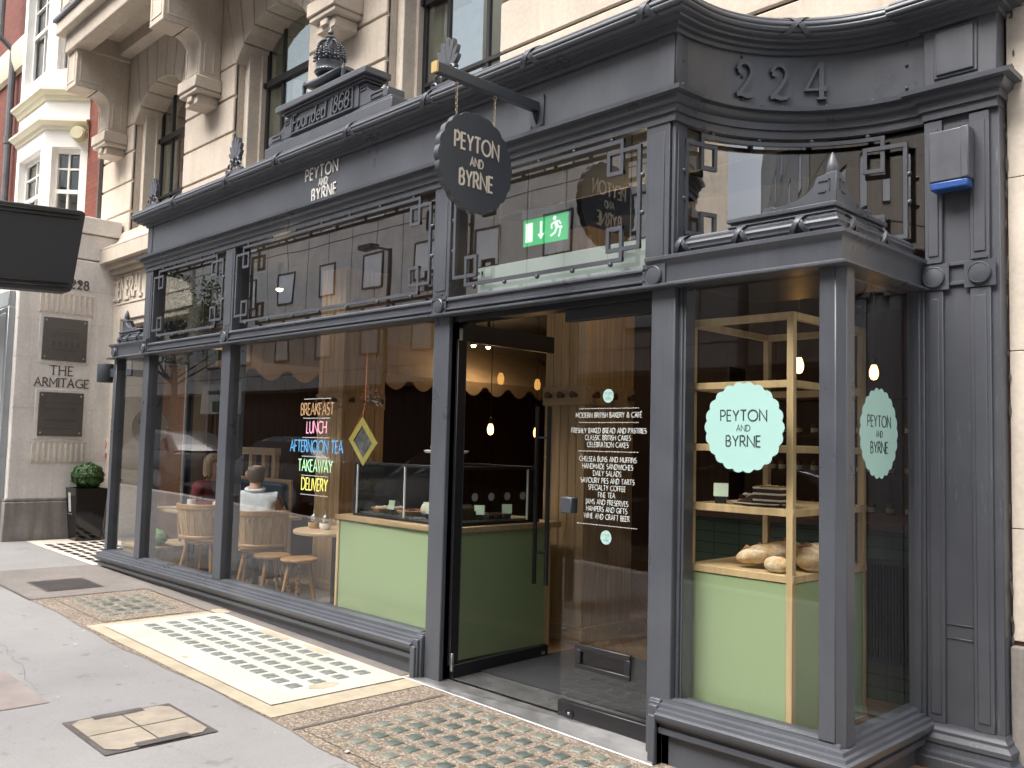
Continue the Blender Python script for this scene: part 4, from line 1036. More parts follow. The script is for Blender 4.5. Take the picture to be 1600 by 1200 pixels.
# no smoking notice
t = thing('no_smoking_sign', 'small red and white no smoking notice beside the stone doorway', 'notice', (-9.66, WY - .07, 1.28))
m = MB(); m.box(-9.72, -9.56, WY - .068, WY - .061, 1.15, 1.42); obj('plate', m, WHITE, t)
m = MB(); m.tube([(-9.64 + .06 * math.cos(q * pi / 10), WY - .069, 1.33 + .06 * math.sin(q * pi / 10)) for q in range(20)], .007, 6, True); m.tube([(-9.68, WY - .069, 1.375), (-9.60, WY - .069, 1.285)], .006, 6); m.box(-9.72, -9.56, WY - .0705, WY - .068, 1.15, 1.22); obj('red_mark', m, REDP, t)
# cylinder wall lamp on the shop's left edge
t = thing('wall_lamp', 'dark cylindrical up and down wall lamp at the left end of the shopfront', 'wall lamp', (-8.2, .45, 2.05))
m = MB(); m.lathe([(.001, 2.08), (.085, 2.08), (.09, 2.09), (.09, 2.29), (.085, 2.30), (.001, 2.30)], (-8.22, .32, 0), 20); obj('lamp_body', m, SIGN, t)
m = MB(); m.box(-8.16, -7.8, .34, .37, 2.14, 2.24); m.box(-7.86, -7.8, .36, WY, 2.15, 2.23); obj('arm', m, SIGN, t, bevel=.004)

# ------------------------------------------------------------------ neighbouring building on the left
NB = thing('corner_stone_pier', 'pale stone pier of the neighbouring apartment house carrying two bronze plaques', 'building', (-9.6, .3, G(-9.6)))
PX = -9.6
m = MB(); m.box(-22, PX, -.28, .95, .62, 3.75); obj('wall', m, STONE_GREY, NB, smooth=0, bevel=.012)
m = MB(); m.box(-22, PX + .025, -.31, .92, .0, .60); m.box(-22, PX + .012, -.3, .93, .60, .645); obj('plinth', m, GRANITE, NB, bevel=.01)
m = MB(); m.box(-22, PX + .0, -.28, .93, 3.765, 4.10); m.box(-22, PX + .04, -.33, .93, 4.11, 4.33); obj('coping', m, STONE_GREY, NB, bevel=.012)
RP = right(PX)
m = MB()
for z in (1.12, 1.78, 2.42, 2.90, 3.34): m.bar(RP, -.28, .90, z, z + .006, -.01, .002)
for (y, z0, z1) in ((.0, 1.12, 1.78), (-.13, 2.42, 2.9), (.72, 2.42, 2.9), (.68, 1.12, 1.78), (-.1, 1.78, 2.42), (.66, 2.9, 3.34), (.24, .645, 1.12)): m.bar(RP, y, y + .006, z0, z1, -.01, .002)
obj('ashlar_joints', m, STONE_PALE, NB)
for z0, z1 in ((3.02, 3.26), (1.10, 1.34)):
    m = MB()
    for i in range(10):
        y = -.03 + i * .0665
        m.bar(RP, y, y + .035, z0, z1, -.01, .014)
    m.bar(RP, -.06, .64, z0 - .03, z0, -.01, .003); m.bar(RP, -.06, .64, z1, z1 + .02, -.01, .006)
    obj('fluted_panel', m, STONE_PALE, NB, bevel=.004)
m = MB(); text(m, '228', .115, RP, .325, 3.355, t=.15, d=.008, align='l', track=.22, narrow=.95); obj('house_number', m, SEAM, NB)
m = MB(); text(m, 'THE', .115, RP, .275, 2.215, t=.12, d=.006, serif=True, track=.3); text(m, 'ARMITAGE', .105, RP, .285, 2.065, t=.12, d=.006, serif=True, track=.22); obj('house_name', m, SEAM, NB)
def plaque(label, z0, z1, y0=.02, y1=.56):
    t = thing('wall_plaque', label, 'plaque', (PX, (y0 + y1) / 2, z0))
    m = MB(); m.bar(RP, y0 - .04, y1 + .04, z0 - .04, z1 + .04, .0, .008); obj('stone_border', m, STONE_GREY, t, bevel=.004)
    m = MB(); m.bar(RP, y0, y1, z0, z1, .008, .026); obj('plate', m, BRONZE, t, bevel=.003)
    m = MB()
    for y in (y0 + .035, y1 - .035):
        for z in (z0 + .04, z1 - .04): m.ball(RP(y, z, .027), .012, 8, 6)
    obj('fixing_studs', m, STEEL, t)
    return t
t = plaque('bronze plaque etched with a columned house, above the apartment name', 2.40, 2.95)
m = MB(); cy = .29
for (y0, y1, z0, z1) in ((-.10, .11, 2.80, 2.806), (-.15, .15, 2.755, 2.765), (-.16, .16, 2.725, 2.733)): m.bar(RP, cy + y0, cy + y1, z0, z1, .024, .0275)
for i in range(5):
    y = cy - .15 + i * .075; m.bar(RP, y - .008, y + .03, 2.58, 2.65, .024, .0275); m.bar(RP, y, y + .02, 2.70, 2.71, .024, .0275)
text(m, 'ARMITAGE HOUSE', .022, lambda a, b, d: RP(a, b, d + .026), cy, 2.53, t=.14, d=.0015, track=.4)
obj('etching', m, SEAM, t)
t = plaque('bronze plaque with serviced apartments wording, below the apartment name', 1.43, 1.99)
Q = lambda a, b, d: RP(a, b, d + .0265)
for s_, v_ in (('Contemporary Serviced', 1.84), ('Apartments & Spa', 1.765)):
    m = MB(); bfont(m, s_, .052, Q, u=.29, v=v_); obj('etched_line', m, SEAM, t)
for z in (1.62, 1.515):
    m = MB(); x = .08
    r = random.Random(int(z * 100))
    while x < .48:
        w = r.uniform(.008, .02); m.bar(Q, x, x + w, z, z + .022, 0, .001); x += w + .008
    obj('etched_line', m, SEAM, t)
# grey metal shopfront on the street face of that building
t = thing('metal_shopfront', 'grey metal framed shopfront with pale glass at the far left', 'shopfront', (-10.4, -.35, 0))
m = MB()
m.box(-13, -9.72, -.36, -.28, 3.05, 3.25); m.box(-9.80, -9.70, -.36, -.28, .15, 3.05); m.box(-10.7, -10.62, -.36, -.28, .15, 3.05); m.box(-13, -9.8, -.36, -.28, 1.75, 1.83); m.box(-13, -9.8, -.36, -.28, .15, .7)
obj('frame', m, GREYMETAL, t, bevel=.006)
m = MB(); m.box(-13, -9.8, -.325, -.32, .7, 3.05); obj('pane', m, GLASS_OPP, t, smooth=0)
m = MB(); m.hexa([(-13, -.95, 2.62), (-9.74, -.95, 2.62), (-9.74, -.36, 2.98), (-13, -.36, 2.98)], [(-13, -.95, 2.66), (-9.74, -.95, 2.66), (-9.74, -.36, 3.04), (-13, -.36, 3.04)]); obj('awning_arm', m, GREYMETAL, t, bevel=.006)
# brick house with white bay, set back above the pier
BH = thing('brick_house', 'red brick mansion block with a white painted bay window behind the pier', 'building', (-12.5, .95, 4.3))
m = MB(); m.box(-20, -13.35, .95, 2.2, 4.0, 13); m.box(-11.12, -10.46, .95, 2.2, 4.2, 13); m.box(-13.35, -11.12, 1.02, 2.2, 4.2, 13); obj('brick_wall', m, BRICK, BH, smooth=0)
m = MB(); m.box(-10.50, -10.46, .9, .97, 4.2, 12); obj('rain_pipe', m, IRON, BH)
bay = [(-13.35, .96), (-12.9, .48), (-11.57, .48), (-11.12, .96)]
bz = [(4.25, 6.02), (6.42, 10.5)]
def bayplan(z0, z1, off=0):
    m = MB(); m.sweep([(-.02 + off, z0), (off, z0), (off, z1), (-.02 + off, z1)], bay, True); return m
b_ = MB(); b_.sweep([(-.3, 5.72), (0, 5.72), (0, 6.9), (-.3, 6.9)], bay, True); b_.sweep([(-.3, 8.55), (0, 8.55), (0, 11), (-.3, 11)], bay, True); b_.sweep([(-.3, 4.0), (0, 4.0), (0, 4.42), (-.3, 4.42)], bay, True)
def bayface(p, q):
    p, q = Vector(p), Vector(q); d = (q - p); L = d.length; d.normalize(); nrm = Vector((d.y, -d.x))
    return L, (lambda u, v, o: (p.x + d.x * u + nrm.x * o, p.y + d.y * u + nrm.y * o, v))
for k in range(3):
    L, FP = bayface(bay[k], bay[k + 1])
    for (z0, z1) in ((4.42, 5.72), (6.9, 8.55)):
        e = .12 if k != 1 else .14
        b_.bar(FP, 0, e, z0, z1, -.25, 0); b_.bar(FP, L - e, L, z0, z1, -.25, 0)
bb = obj('white_bay', b_, WHITE, BH, smooth=0)
m = MB()
for zc, h in ((6.08, .10), (6.55, .12)):
    m.sweep([(-.02, zc - h), (.03, zc - h), (.05, zc - h * .5), (.10, zc - h * .2), (.12, zc), (.12, zc + .03), (.0, zc + .07), (-.02, zc + .07)], bay, True)
obj('bay_cornice', m, CREAM, bb, smooth=35)
for k in range(3):
    L, FP = bayface(bay[k], bay[k + 1])
    for (z0, z1) in ((4.42, 5.72), (6.9, 8.55)):
        e = .12 if k != 1 else .14
        m = MB(); F = lambda a, b, c, d_, o=-.10: m.bar(FP, a, b, c, d_, o - .04, o)
        F(e, e + .05, z0, z1); F(L - e - .05, L - e, z0, z1); F(e + .05, L - e - .05, z1 - .07, z1); F(e + .05, L - e - .05, z0, z0 + .07)
        zm = z0 + (z1 - z0) * .5; F(e + .05, L - e - .05, zm - .03, zm + .03, -.085)
        F(L / 2 - .013, L / 2 + .013, z0 + .07, z1 - .07, -.11); F(e + .05, L - e - .05, z0 + (z1 - z0) * .76, z0 + (z1 - z0) * .76 + .025, -.112)
        w = obj('sash_window', m, WHITE, bb, smooth=0, bevel=.004)
        m = MB(); m.bar(FP, e, L - e, z0, z1, -.16, -.155); obj('pane', m, GLASS_UP, w, smooth=0)
        m = MB(); m.bar(FP, e - .1, L - e + .1, z0, z1, -.32, -.31); obj('room_behind', m, mat('dim_room', (.10, .12, .11), .8), w, smooth=0) if k + z0 == 4.42 else obj('room_behind', m, bpy.data.materials['dim_room'], w, smooth=0)
m = MB(); m.sweep([(-.02, 7.9), (.08, 7.92), (.14, 8.1), (.16, 8.35), (.0, 8.4), (-.02, 8.4)], [(-20, .95), (-13.36, .95)], True); obj('string_course', m, CREAM, BH, smooth=35)
m = MB(); m.tube([(-14.9, .85, 4.0), (-14.9, .85, 8.3), (-14.9, .62, 8.5), (-14.9, .62, 11)], .06, 10); m.tube([(-14.9, .85, 6.6), (-14.9, .85, 6.72)], .075, 10); obj('downpipe', m, LEAD, BH)
t = thing('alarm_sounder', 'faded yellow round alarm sounder fixed on the white bay', 'alarm', (-11.3, .72, 5.75))
m = MB(); L, FP = bayface(bay[2], bay[3])
for (r_, d0, d1) in ((.10, 0, .05), (.115, .05, .07), (.105, .07, .13), (.09, .13, .15)):
    m.prism([(L - .12 + r_ * math.cos(q * pi / 10), 5.90 + r_ * math.sin(q * pi / 10)) for q in range(20)], FP, d0, d1)
obj('sounder_body', m, YELLOWP, t, smooth=30)
t = thing('security_camera', 'small white security camera on the brick wall by the bay', 'camera', (-13.45, .8, 5.1))
m = MB(); m.tube([(-13.5, .95, 5.12), (-13.5, .78, 5.12), (-13.42, .7, 5.14)], .025, 8); m.box(-13.5, -13.28, .62, .72, 5.08, 5.18); obj('camera_body', m, WHITE, t, bevel=.01)

# planter with clipped box ball
t = thing('planter', 'tall tapered gloss black planter beside the stone pier', 'planter', (-9.4, .6, G(-9.4)))
z0 = G(-9.4) + .006; b0 = (.155, .16); t0 = (.20, .205); cx, cy = -9.34, .58
m = MB()
def rr(w, d, z): return [(cx - w, cy - d, z), (cx + w, cy - d, z), (cx + w, cy + d, z), (cx - w, cy + d, z)]
m.rings([rr(.135, .15, z0), rr(.185, .20, z0 + .66), rr(.165, .18, z0 + .66), rr(.16, .175, z0 + .60)]); obj('tub', m, GLOSSBLACK, t, smooth=0, bevel=.004)
m = MB(); m.bar(lambda u, v, d: (cx - .08 + u, cy - .2 + (z0 + .66 - v) * .075 - d - .001, v), .0, .075, z0 + .36, z0 + .60, -.002, .002); obj('paper_label', m, WHITEINK, t, smooth=0)
m = MB(); bfont(m, 'THE ARMITAGE', .022, lambda a, b, d: (a, cy - .2 + (z0 + .66 - b) * .075 - .003, b), u=cx - .04, v=z0 + .325); obj('label_name', m, WHITEINK, t)
t = thing('box_ball', 'clipped round green box plant in the black planter', 'plant', (cx, cy, z0 + .6))
m = MB(); r = random.Random(9)
m.tube([(cx, cy, z0 + .58), (cx + .01, cy, z0 + .7)], .03, 8); obj('stem', m, BARK, t)
m = MB(); c = Vector((cx, cy, z0 + .81))
for i in range(4200):
    v = Vector((r.gauss(0, 1), r.gauss(0, 1), r.gauss(0, 1))).normalized()
    bumpy = 1 + .07 * math.sin(v.x * 9 + 1) * math.sin(v.y * 8) + .05 * math.sin(v.z * 13)
    k = r.uniform(.72, 1) ** .5 * bumpy; p = c + Vector((v.x * .195 * k, v.y * .195 * k, v.z * .172 * k))
    a = Vector((r.gauss(0, 1), r.gauss(0, 1), r.gauss(0, 1))).cross(v).normalized(); b = (v.cross(a) + v * r.uniform(-.6, .9)).normalized(); s = r.uniform(.008, .014)
    m.quad(p - a * s * .6 - b * s, p + a * s * .6 - b * s, p + a * s * .6 + b * s, p - a * s * .6 + b * s)
obj('foliage', m, LEAF, t, smooth=0, recalc=False)
m = MB(); m.box(cx - .165, cx + .165, cy - .175, cy + .175, z0 + .58, z0 + .60); tag(obj('planter_soil', m, IRON, smooth=0), 'dark soil filling the top of the planter', 'soil', kind='stuff')

# ------------------------------------------------------------------ signs
# black projecting sign, upper left
t = thing('projecting_sign', 'blank black rounded projecting sign board at the left edge', 'sign', (-3.0, -2.0, 2.3))
c00, c10, c11, c01 = (-2.20, 2.304), (-1.807, 2.323), (-1.748, 2.837), (-2.226, 2.808)
def SP(u, v, d):
    a = Vector(c00).lerp(Vector(c10), u); b = Vector(c01).lerp(Vector(c11), u); q = a.lerp(b, v); return (-3.0 + d, q.x, q.y)
U0 = -.9; rc = .07
poly = [(U0, 0)] + [(1 - rc + rc * math.sin(a), rc * .8 - rc * .8 * math.cos(a)) for a in (0, .5, 1.0, 1.57)] + [(1 - rc + rc * math.cos(a), 1 - rc * .8 + rc * .8 * math.sin(a)) for a in (0, .5, 1.0, 1.57)] + [(U0, 1)]
m = MB(); m.prism(poly, SP, -.12, 0); obj('board', m, BLACKM, t, bevel=.006)
m = MB()
for v0 in (.05, .885):
    m.bar(SP, U0 + .05, .93, v0, v0 + .018, 0, .012); m.bar(SP, U0 + .05, .93, v0 + .045, v0 + .06, 0, .012)
obj('edge_trim', m, GLOSSBLACK, t, bevel=.003)
m = MB(); m.tube([(-3.06, -2.68, G(-3)), (-3.06, -2.68, 3.1)], .045, 14); obj('pole', m, BLACKM, t)
# bracket arm and hanging sign
HX = -.84
t = thing('sign_bracket', 'square dark metal arm projecting from the fascia with a brass end cap', 'sign bracket', (HX, 0, 3.42))
m = MB(); m.box(HX - .022, HX + .022, -.775, -.012, 3.405, 3.462); obj('arm', m, SIGN, t, bevel=.003)
m = MB(); m.box(HX - .0225, HX + .0225, -.787, -.775, 3.4045, 3.4625); obj('end_cap', m, BRASS, t)
m = MB(); m.box(HX - .055, HX + .055, -.012, 0, 3.31, 3.50); m.prism([(-.012, 3.405), (-.012, 3.33), (-.055, 3.405)], lambda a, b, d: (HX + d, a, b), -.004, .004)
for dx_ in (-.04, .04): m.lathe([(.008, 0), (.008, .005), (.001, .006)], (0, 0, 0), 8); m.v[-24:] = [(HX + dx_ + a, -.012 - c, 3.325 + b) for a, b, c in m.v[-24:]]
obj('wall_plate', m, SIGN, t, bevel=.002)
t = thing('hanging_sign', 'dark scalloped oval bakery sign hanging on two brass chains', 'sign', (HX, -.49, 2.72))
SY, SZ = -.487, 2.985
for y in (-.625, -.345):
    m = MB(); zz = 3.40; k = 0
    zb = SZ + .268 * math.sqrt(max(0, 1 - ((y - SY) / .268) ** 2))
    m.tube([(HX + .012 * math.cos(q * pi / 6), y, zz - .008 + .012 * math.sin(q * pi / 6)) for q in range(12)], .003, 6, True)
    zz -= .016
    while zz > zb:
        e = [(.0055 * math.cos(q * pi / 5), .0115 * math.sin(q * pi / 5)) for q in range(10)]
        m.tube([(HX + (a if k % 2 else 0), y + (0 if k % 2 else a), zz - .008 + b) for a, b in e], .0022, 5, True); zz -= .017; k += 1
    obj('chain', m, CHAIN, t, smooth=60)
m = MB(); m.prism(scallop(SY, SZ, .268, .272, 20, 6, .024), lambda a, b, d: (HX + d, a, b), -.02, .02); bd = obj('board', m, SIGN, t, bevel=.002)
for fl in (0, 1):
    m = MB()
    P = (lambda u, v, d: (HX + .02 + d, u, v)) if not fl else (lambda u, v, d: (HX - .02 - d, 2 * SY - u, v))
    text(m, 'PEYTON', .084, P, SY, SZ + .055, t=.135, d=.003, narrow=.76); text(m, 'AND', .045, P, SY, SZ - .024, t=.14, d=.003, narrow=.8); text(m, 'BYRNE', .084, P, SY, SZ - .14, t=.135, d=.003, narrow=.76)
    obj('lettering', m, IVORY, bd)
# raised letters on the fascia
m = MB(); P = front(.0)
text(m, 'PEYTON', .090, P, -3.145, 3.483, t=.135, d=.007, narrow=.90, track=.29); text(m, 'AND', .052, P, -3.115, 3.412, t=.15, d=.009, narrow=.85, track=.24); text(m, 'BYRNE', .090, P, -3.10, 3.308, t=.135, d=.007, narrow=.90, track=.29)
tag(obj('fascia_lettering', m, LETTERSTEEL), 'pale raised letters of the bakery name on the fascia', 'lettering')
# alarm box
t = thing('alarm_box', 'weathered grey alarm box with blue lens on the end pilaster', 'alarm box', (1.18, .84, 2.75))
m = MB(); m.box(1.085, 1.265, .765, .845, 2.785, 3.035); m.box(1.23, 1.268, .762, .845, 2.786, 3.037); obj('case', m, ALARMGREY, t, bevel=.006, seg=2)
m = MB(); m.box(1.088, 1.262, .767, .842, 2.745, 2.785); obj('blue_lens', m, BLUELAMP, t, bevel=.008, seg=2)

# window stickers
def sticker(label, P, cu, cv, ru, rv, size, flip=False, matl=None, letters=DARKLET):
    t = thing('window_sticker', label, 'window sticker', P(cu, cv - rv, 0))
    m = MB(); m.prism(scallop(cu, cv, ru, rv, 22, 6, .035), P, .0012, .0022); obj('vinyl', m, matl or MINT, t, smooth=0)
    m = MB(); Q = lambda u, v, d: P(u, v, .0022 + d)
    text(m, 'PEYTON', size, Q, cu, cv + .030, t=.125, d=.0006, track=.2, flip=flip); text(m, 'AND', size * .56, Q, cu, cv - .018, t=.125, d=.0006, track=.2, flip=flip); text(m, 'BYRNE', size, Q, cu, cv - .09, t=.125, d=.0006, track=.2, flip=flip)
    obj('lettering', m, letters, t)
sticker('mint scalloped round sticker with bakery name on the front glass of the right bay', front(.05), .505, 1.575, .208, .21, .050)
sticker('mint scalloped sticker with bakery name on the side glass of the right bay', right(.985), .42, 1.56, .20, .205, .050)
sticker('grey back of a scalloped sticker on the far side pane of the left bay', lambda u, v, d: (-7.11 + d, u, v), .42, 1.56, .20, .205, .050, True, GREYVINYL, SEAM)
# services lettering in the cafe window
P = front(.05); cxw = -3.16
rows = [('BREAKFAST', 1.655, mat('tan_vinyl', (.36, .22, .11), .6)), ('LUNCH', 1.517, mat('pink_vinyl', (.80, .36, .52), .6)), ('AFTERNOON TEA', 1.372, mat('blue_vinyl', (.09, .33, .62), .6)), ('TAKEAWAY', 1.225, mat('mint_green_vinyl', (.42, .80, .45), .6)), ('DELIVERY', 1.085, mat('yellow_vinyl', (.80, .78, .17), .6))]
t = thing('window_lettering', 'coloured list of services from breakfast to delivery on the window', 'window lettering', (cxw, .05, 1.05))
for s, z, mm_ in rows:
    m = MB(); text(m, s, .088, P, cxw, z, t=.115, d=.0015, narrow=.80, track=.14); obj('word', m, mm_, t)
for z in (1.775, 1.627, 1.48, 1.335, 1.19, 1.045):
    m = MB()
    for i in range(36): m.bar(P, cxw - .19 + i * .0105, cxw - .19 + i * .0105 + .006, z, z + .006, 0, .0015)
    obj('dotted_rule', m, WHITEINK, t)
# door lettering
t = thing('door_lettering', 'white menu list between two small mint discs on the glass door', 'window lettering', (-.34, .08, .97))
P = front(.08); cd = -.338
rows = [('MODERN BRITISH BAKERY & CAFÉ', 1.625), ('FRESHLY BAKED BREAD AND PASTRIES', 1.541), ('CLASSIC BRITISH CAKES', 1.503), ('CELEBRATION CAKES', 1.465), ('CHELSEA BUNS AND MUFFINS', 1.387), ('HANDMADE SANDWICHES', 1.348), ('DAILY SALADS', 1.311), ('SAVOURY PIES AND TARTS', 1.272), ('SPECIALTY COFFEE', 1.234), ('FINE TEA', 1.196), ('JAMS AND PRESERVES', 1.157), ('HAMPERS AND GIFTS', 1.119), ('WINE AND CRAFT BEER', 1.080)]
for rr0 in (rows[:1], rows[1:4], rows[4:]):
    m = MB()
    for s, z in rr0: text(m, s, .0265, P, cd, z, t=.105, d=.0012, narrow=.83, track=.19)
    obj('menu_words', m, WHITEINK, t)
for z in (1.672, 1.596, 1.44, 1.045):
    m = MB()
    for i in range(40): m.bar(P, cd - .205 + i * .0104, cd - .205 + i * .0104 + .0055, z, z + .0045, 0, .0012)
    obj('dotted_rule', m, WHITEINK, t)
for z in (1.742, .985):
    m = MB(); m.prism(scallop(cd, z, .037, .037, 18, 4, .03), P, 0, .0012); d_ = obj('mint_disc', m, MINT, t, smooth=0)
    m = MB(); Q = lambda u, v, d: P(u, v, .0012 + d)
    text(m, 'PEYTON', .0105, Q, cd, z + .008, t=.12, d=.0004); text(m, 'AND', .006, Q, cd, z - .003, t=.12, d=.0004); text(m, 'BYRNE', .0105, Q, cd, z - .02, t=.12, d=.0004)
    obj('disc_lettering', m, DOTGREY, d_)

# ------------------------------------------------------------------ across the street (seen in the glass)
def opposite(name, label, x0, x1, h, matl, y=-14.0, win=None, ground=None, gx=3.35):
    t = thing(name, label, 'building', ((x0 + x1) / 2, y, 0))
    m = MB(); m.box(x0, x1, y - 11, y - 5, h - .5, h + 9); obj('set_back_storeys', m, matl, t, smooth=0)
    m = MB(); m.box(x0, x1, y - 8, y, gx, h)
    m.box(x0, x1, y - 8, y - 1.4, 0, gx); obj('wall', m, matl, t, smooth=0)
    m = MB()
    z = gx + .55
    while z < h: m.box(x0, x1, y - .01, y + .006, z, z + .03); z += 2.35
    x = x0 + .7
    while x < x1: m.box(x, x + .025, y - .01, y + .006, gx, h); x += 1.45
    obj('panel_joints', m, SEAM, t)
    m = MB(); m.box(x0, x1, y - 1.38, y - 1.3, 0, gx); obj('ground_floor_glazing', m, BLACK, t, smooth=0)
    if win:
        for xw in win:
            for zc in (5.0, 7.25, 9.6, 11.95):
                if zc > h - 1: continue
                m = MB()
                for (a, b, c, d_) in ((-.55, .55, zc + .56, zc + .62), (-.55, .55, zc - .62, zc - .56), (-.55, -.5, zc - .56, zc + .56), (.5, .55, zc - .56, zc + .56)): m.box(xw + a, xw + b, y, y + .05, c, d_)
                w = obj('window', m, BLACK, t, smooth=0)
                m = MB(); m.box(xw - .5, xw + .5, y, y + .02, zc - .56, zc + .56); obj('pane', m, GLASS_OPP, w, smooth=0)
opposite('concrete_block', 'grey concrete panelled block across the street, mirrored in the windows', -36, -8.2, 12.4, CONC, win=[-13.8 - 2.85 * k for k in range(8)] + [-10.9])
opposite('stone_block', 'pale stone block across the street, mirrored in the doorway glass', -7.9, 14, 12.0, STONE, win=[-5.6, -2.4, .8, 4.0, 7.2])
opposite('pale_terrace', 'pale rendered terrace across the street, mirrored at the left window', -75, -36.4, 13, STONE_PALE, win=[-39 - 4 * k for k in range(8)])
opposite('end_block', 'plain stone block farther along the street, mirrored in the curved glass', 14.4, 60, 13, STONE_GREY, win=[17 + 4 * k for k in range(6)])
# street lamp opposite
t = thing('street_lamp', 'slim black street lamp across the street, mirrored in the clerestory', 'street lamp', (-18.5, -11.8, 0))
m = MB(); m.lathe([(.11, 0), (.11, .9), (.075, 1.0), (.06, 7.1), (.001, 7.1)], (-18.5, -11.8, 0), 12); obj('column', m, BLACKM, t)
m = MB(); m.tube([(-18.5, -11.8, 7.05), (-19.0, -11.5, 7.2)], .035, 8); m.box(-19.6, -18.95, -11.75, -11.45, 7.15, 7.28); obj('lamp_head', m, BLACKM, t)
t = thing('road_sign', 'white direction sign with green panels across the street, mirrored at the left', 'road sign', (-24.7, -9.9, 0))
m = MB(); m.box(-26.1, -23.4, -9.94, -9.9, 2.2, 3.2); obj('board', m, WHITE, t)
m = MB(); m.box(-25.3, -24.1, -9.9, -9.89, 2.27, 2.62); m.box(-25.6, -24.0, -9.9, -9.89, 2.85, 2.98); obj('green_panel', m, mat('sign_green', (.01, .12, .05), .5), t)
m = MB()
for x in (-25.8, -23.7): m.tube([(x, -9.98, 0), (x, -9.98, 3.2)], .05, 8)
obj('post', m, GREYMETAL, t)
# street tree opposite
t = thing('street_tree', 'leafy street tree across the road, mirrored in the left panes', 'tree', (-33.5, -12.2, 0))

def tree(t, base, h, crown_c, crown_r, n, seed):
    r = random.Random(seed); b = Vector(base); m = MB()
    m.tube([b, b + Vector((.1, 0, h * .35)), b + Vector((.05, .1, h * .6)), b + Vector((.2, 0, h * .9))], [.17, .13, .1, .04], 10)
    for k in range(9):
        a = r.uniform(0, 2 * pi); z0 = h * r.uniform(.4, .7); p = b + Vector((.07, .03, z0)); ln = r.uniform(1.2, 2.2)
        m.tube([p, p + Vector((math.cos(a) * ln * .5, math.sin(a) * ln * .5, .5)), p + Vector((math.cos(a) * ln, math.sin(a) * ln, 1.1))], [.06, .04, .015], 6)
    obj('trunk', m, BARK, t)
    m = MB(); C_ = Vector(crown_c)
    cl = [C_ + Vector((r.gauss(0, .5) * crown_r[0], r.gauss(0, .5) * crown_r[1], r.gauss(0, .5) * crown_r[2])) for _ in range(34)]
    for i in range(n):
        c = r.choice(cl); p = c + Vector((r.gauss(0, .32), r.gauss(0, .32), r.gauss(0, .26)))
        a = Vector((r.gauss(0, 1), r.gauss(0, 1), r.gauss(0, 1))).normalized(); q = a.orthogonal().normalized(); s = r.uniform(.05, .1)
        m.quad(p - a * s, p + q * s * .6, p + a * s, p - q * s * .6)
    obj('crown', m, TREELEAF, t, smooth=0, recalc=False)
tree(t, (-33.5, -12.2, -.06), 8.5, (-33.3, -12.2, 6.3), (2.4, 2.0, 1.7), 4200, 4)
# parked cars by the kerb behind the camera (mirrored in the panes)
def car(label, x, y, paint, cat='car'):
    t = thing('parked_car', label, cat, (0, 0, 0), 'cars parked along the kerb')
    m = MB()
    low = [(-2.15, .30), (-2.18, .62), (-2.05, .80), (-1.25, .93), (1.75, .95), (2.12, .85), (2.16, .35)]
    def sec(xx, z0, z1, w): return [(xx, -w, z0), (xx, -w * 1.02, (z0 + z1) / 2), (xx, -w * .93, z1 - .02), (xx, -w * .8, z1), (xx, w * .8, z1), (xx, w * .93, z1 - .02), (xx, w * 1.02, (z0 + z1) / 2), (xx, w, z0)]
    m.rings([sec(-2.18, .35, .62, .66), sec(-2.1, .25, .76, .82), sec(-1.8, .22, .86, .88), sec(-1.1, .22, .94, .9), (sec(.2, .2, .97, .9)), sec(1.5, .22, .98, .88), sec(2.05, .28, .90, .83), sec(2.16, .38, .7, .7)])
    m.rings([sec(-1.15, .90, .95, .80), sec(-.45, .92, 1.36, .68), sec(-.1, .92, 1.45, .64), sec(.7, .92, 1.45, .64), sec(1.2, .92, 1.33, .66), sec(1.8, .9, .97, .76)])
    obj('body', m, paint, t, smooth=50)
    m = MB()
    for s in (-1, 1):
        m.add([(-.85, s * .805, .97), (1.45, s * .79, .98), (1.05, s * .695, 1.34), (-.38, s * .70, 1.36)], [(0, 1, 2, 3)])
    m.add([(-1.1, -.66, .965), (-1.1, .66, .965), (-.46, .56, 1.37), (-.46, -.56, 1.37)], [(0, 1, 2, 3)]); m.v = [(a - (.02 if i > 7 else 0), b, c_ + (.012 if i > 7 else 0)) for i, (a, b, c_) in enumerate(m.v)]
    obj('windows', m, GLOSSBLACK, t, smooth=0)
    for xx in (-1.35, 1.35):
        for s in (-1, 1):
            m = MB(); m.tube([(xx, s * .70, .32), (xx, s * .90, .32)], .32, 24); w = obj('wheel', m, BLACK, t); m = MB(); m.tube([(xx, s * .90, .32), (xx, s * .915, .32)], .2, 16); obj('rim', m, STEEL, w)
    for s in (-1, 1):
        m = MB(); m.ball((-2.06, s * .62, .70), .13, 12, 8, (.6, 1, .6)); obj('headlight', m, GLASS_OPP, t)
    m = MB(); m.box(-2.2, -2.1, -.35, .35, .42, .62); obj('grille', m, BLACK, t, bevel=.01)
    t.location = (x, y, G(x) - .13); return t
c1 = car('dark blue parked car by the kerb, mirrored in the door glass', -3.0, -6.0, mat('navy_car_paint', (.012, .018, .035), .2, coat=1))
dup(c1, (-8.2, -6.0, G(-8.2) - .13), None, 'dark parked car by the kerb, mirrored in the middle pane')
dup(c1, (-13.6, -6.1, G(-13.6) - .13), None, 'dark parked car by the kerb, mirrored in the left panes')
dup(c1, (-19.4, -6.0, G(-19.4) - .13), None, 'farthest dark parked car along the kerb, mirrored at the left')
dup(c1, (5.2, -6.0, G(5.2) - .13), None, 'dark parked car by the kerb, mirrored in the bay side glass')
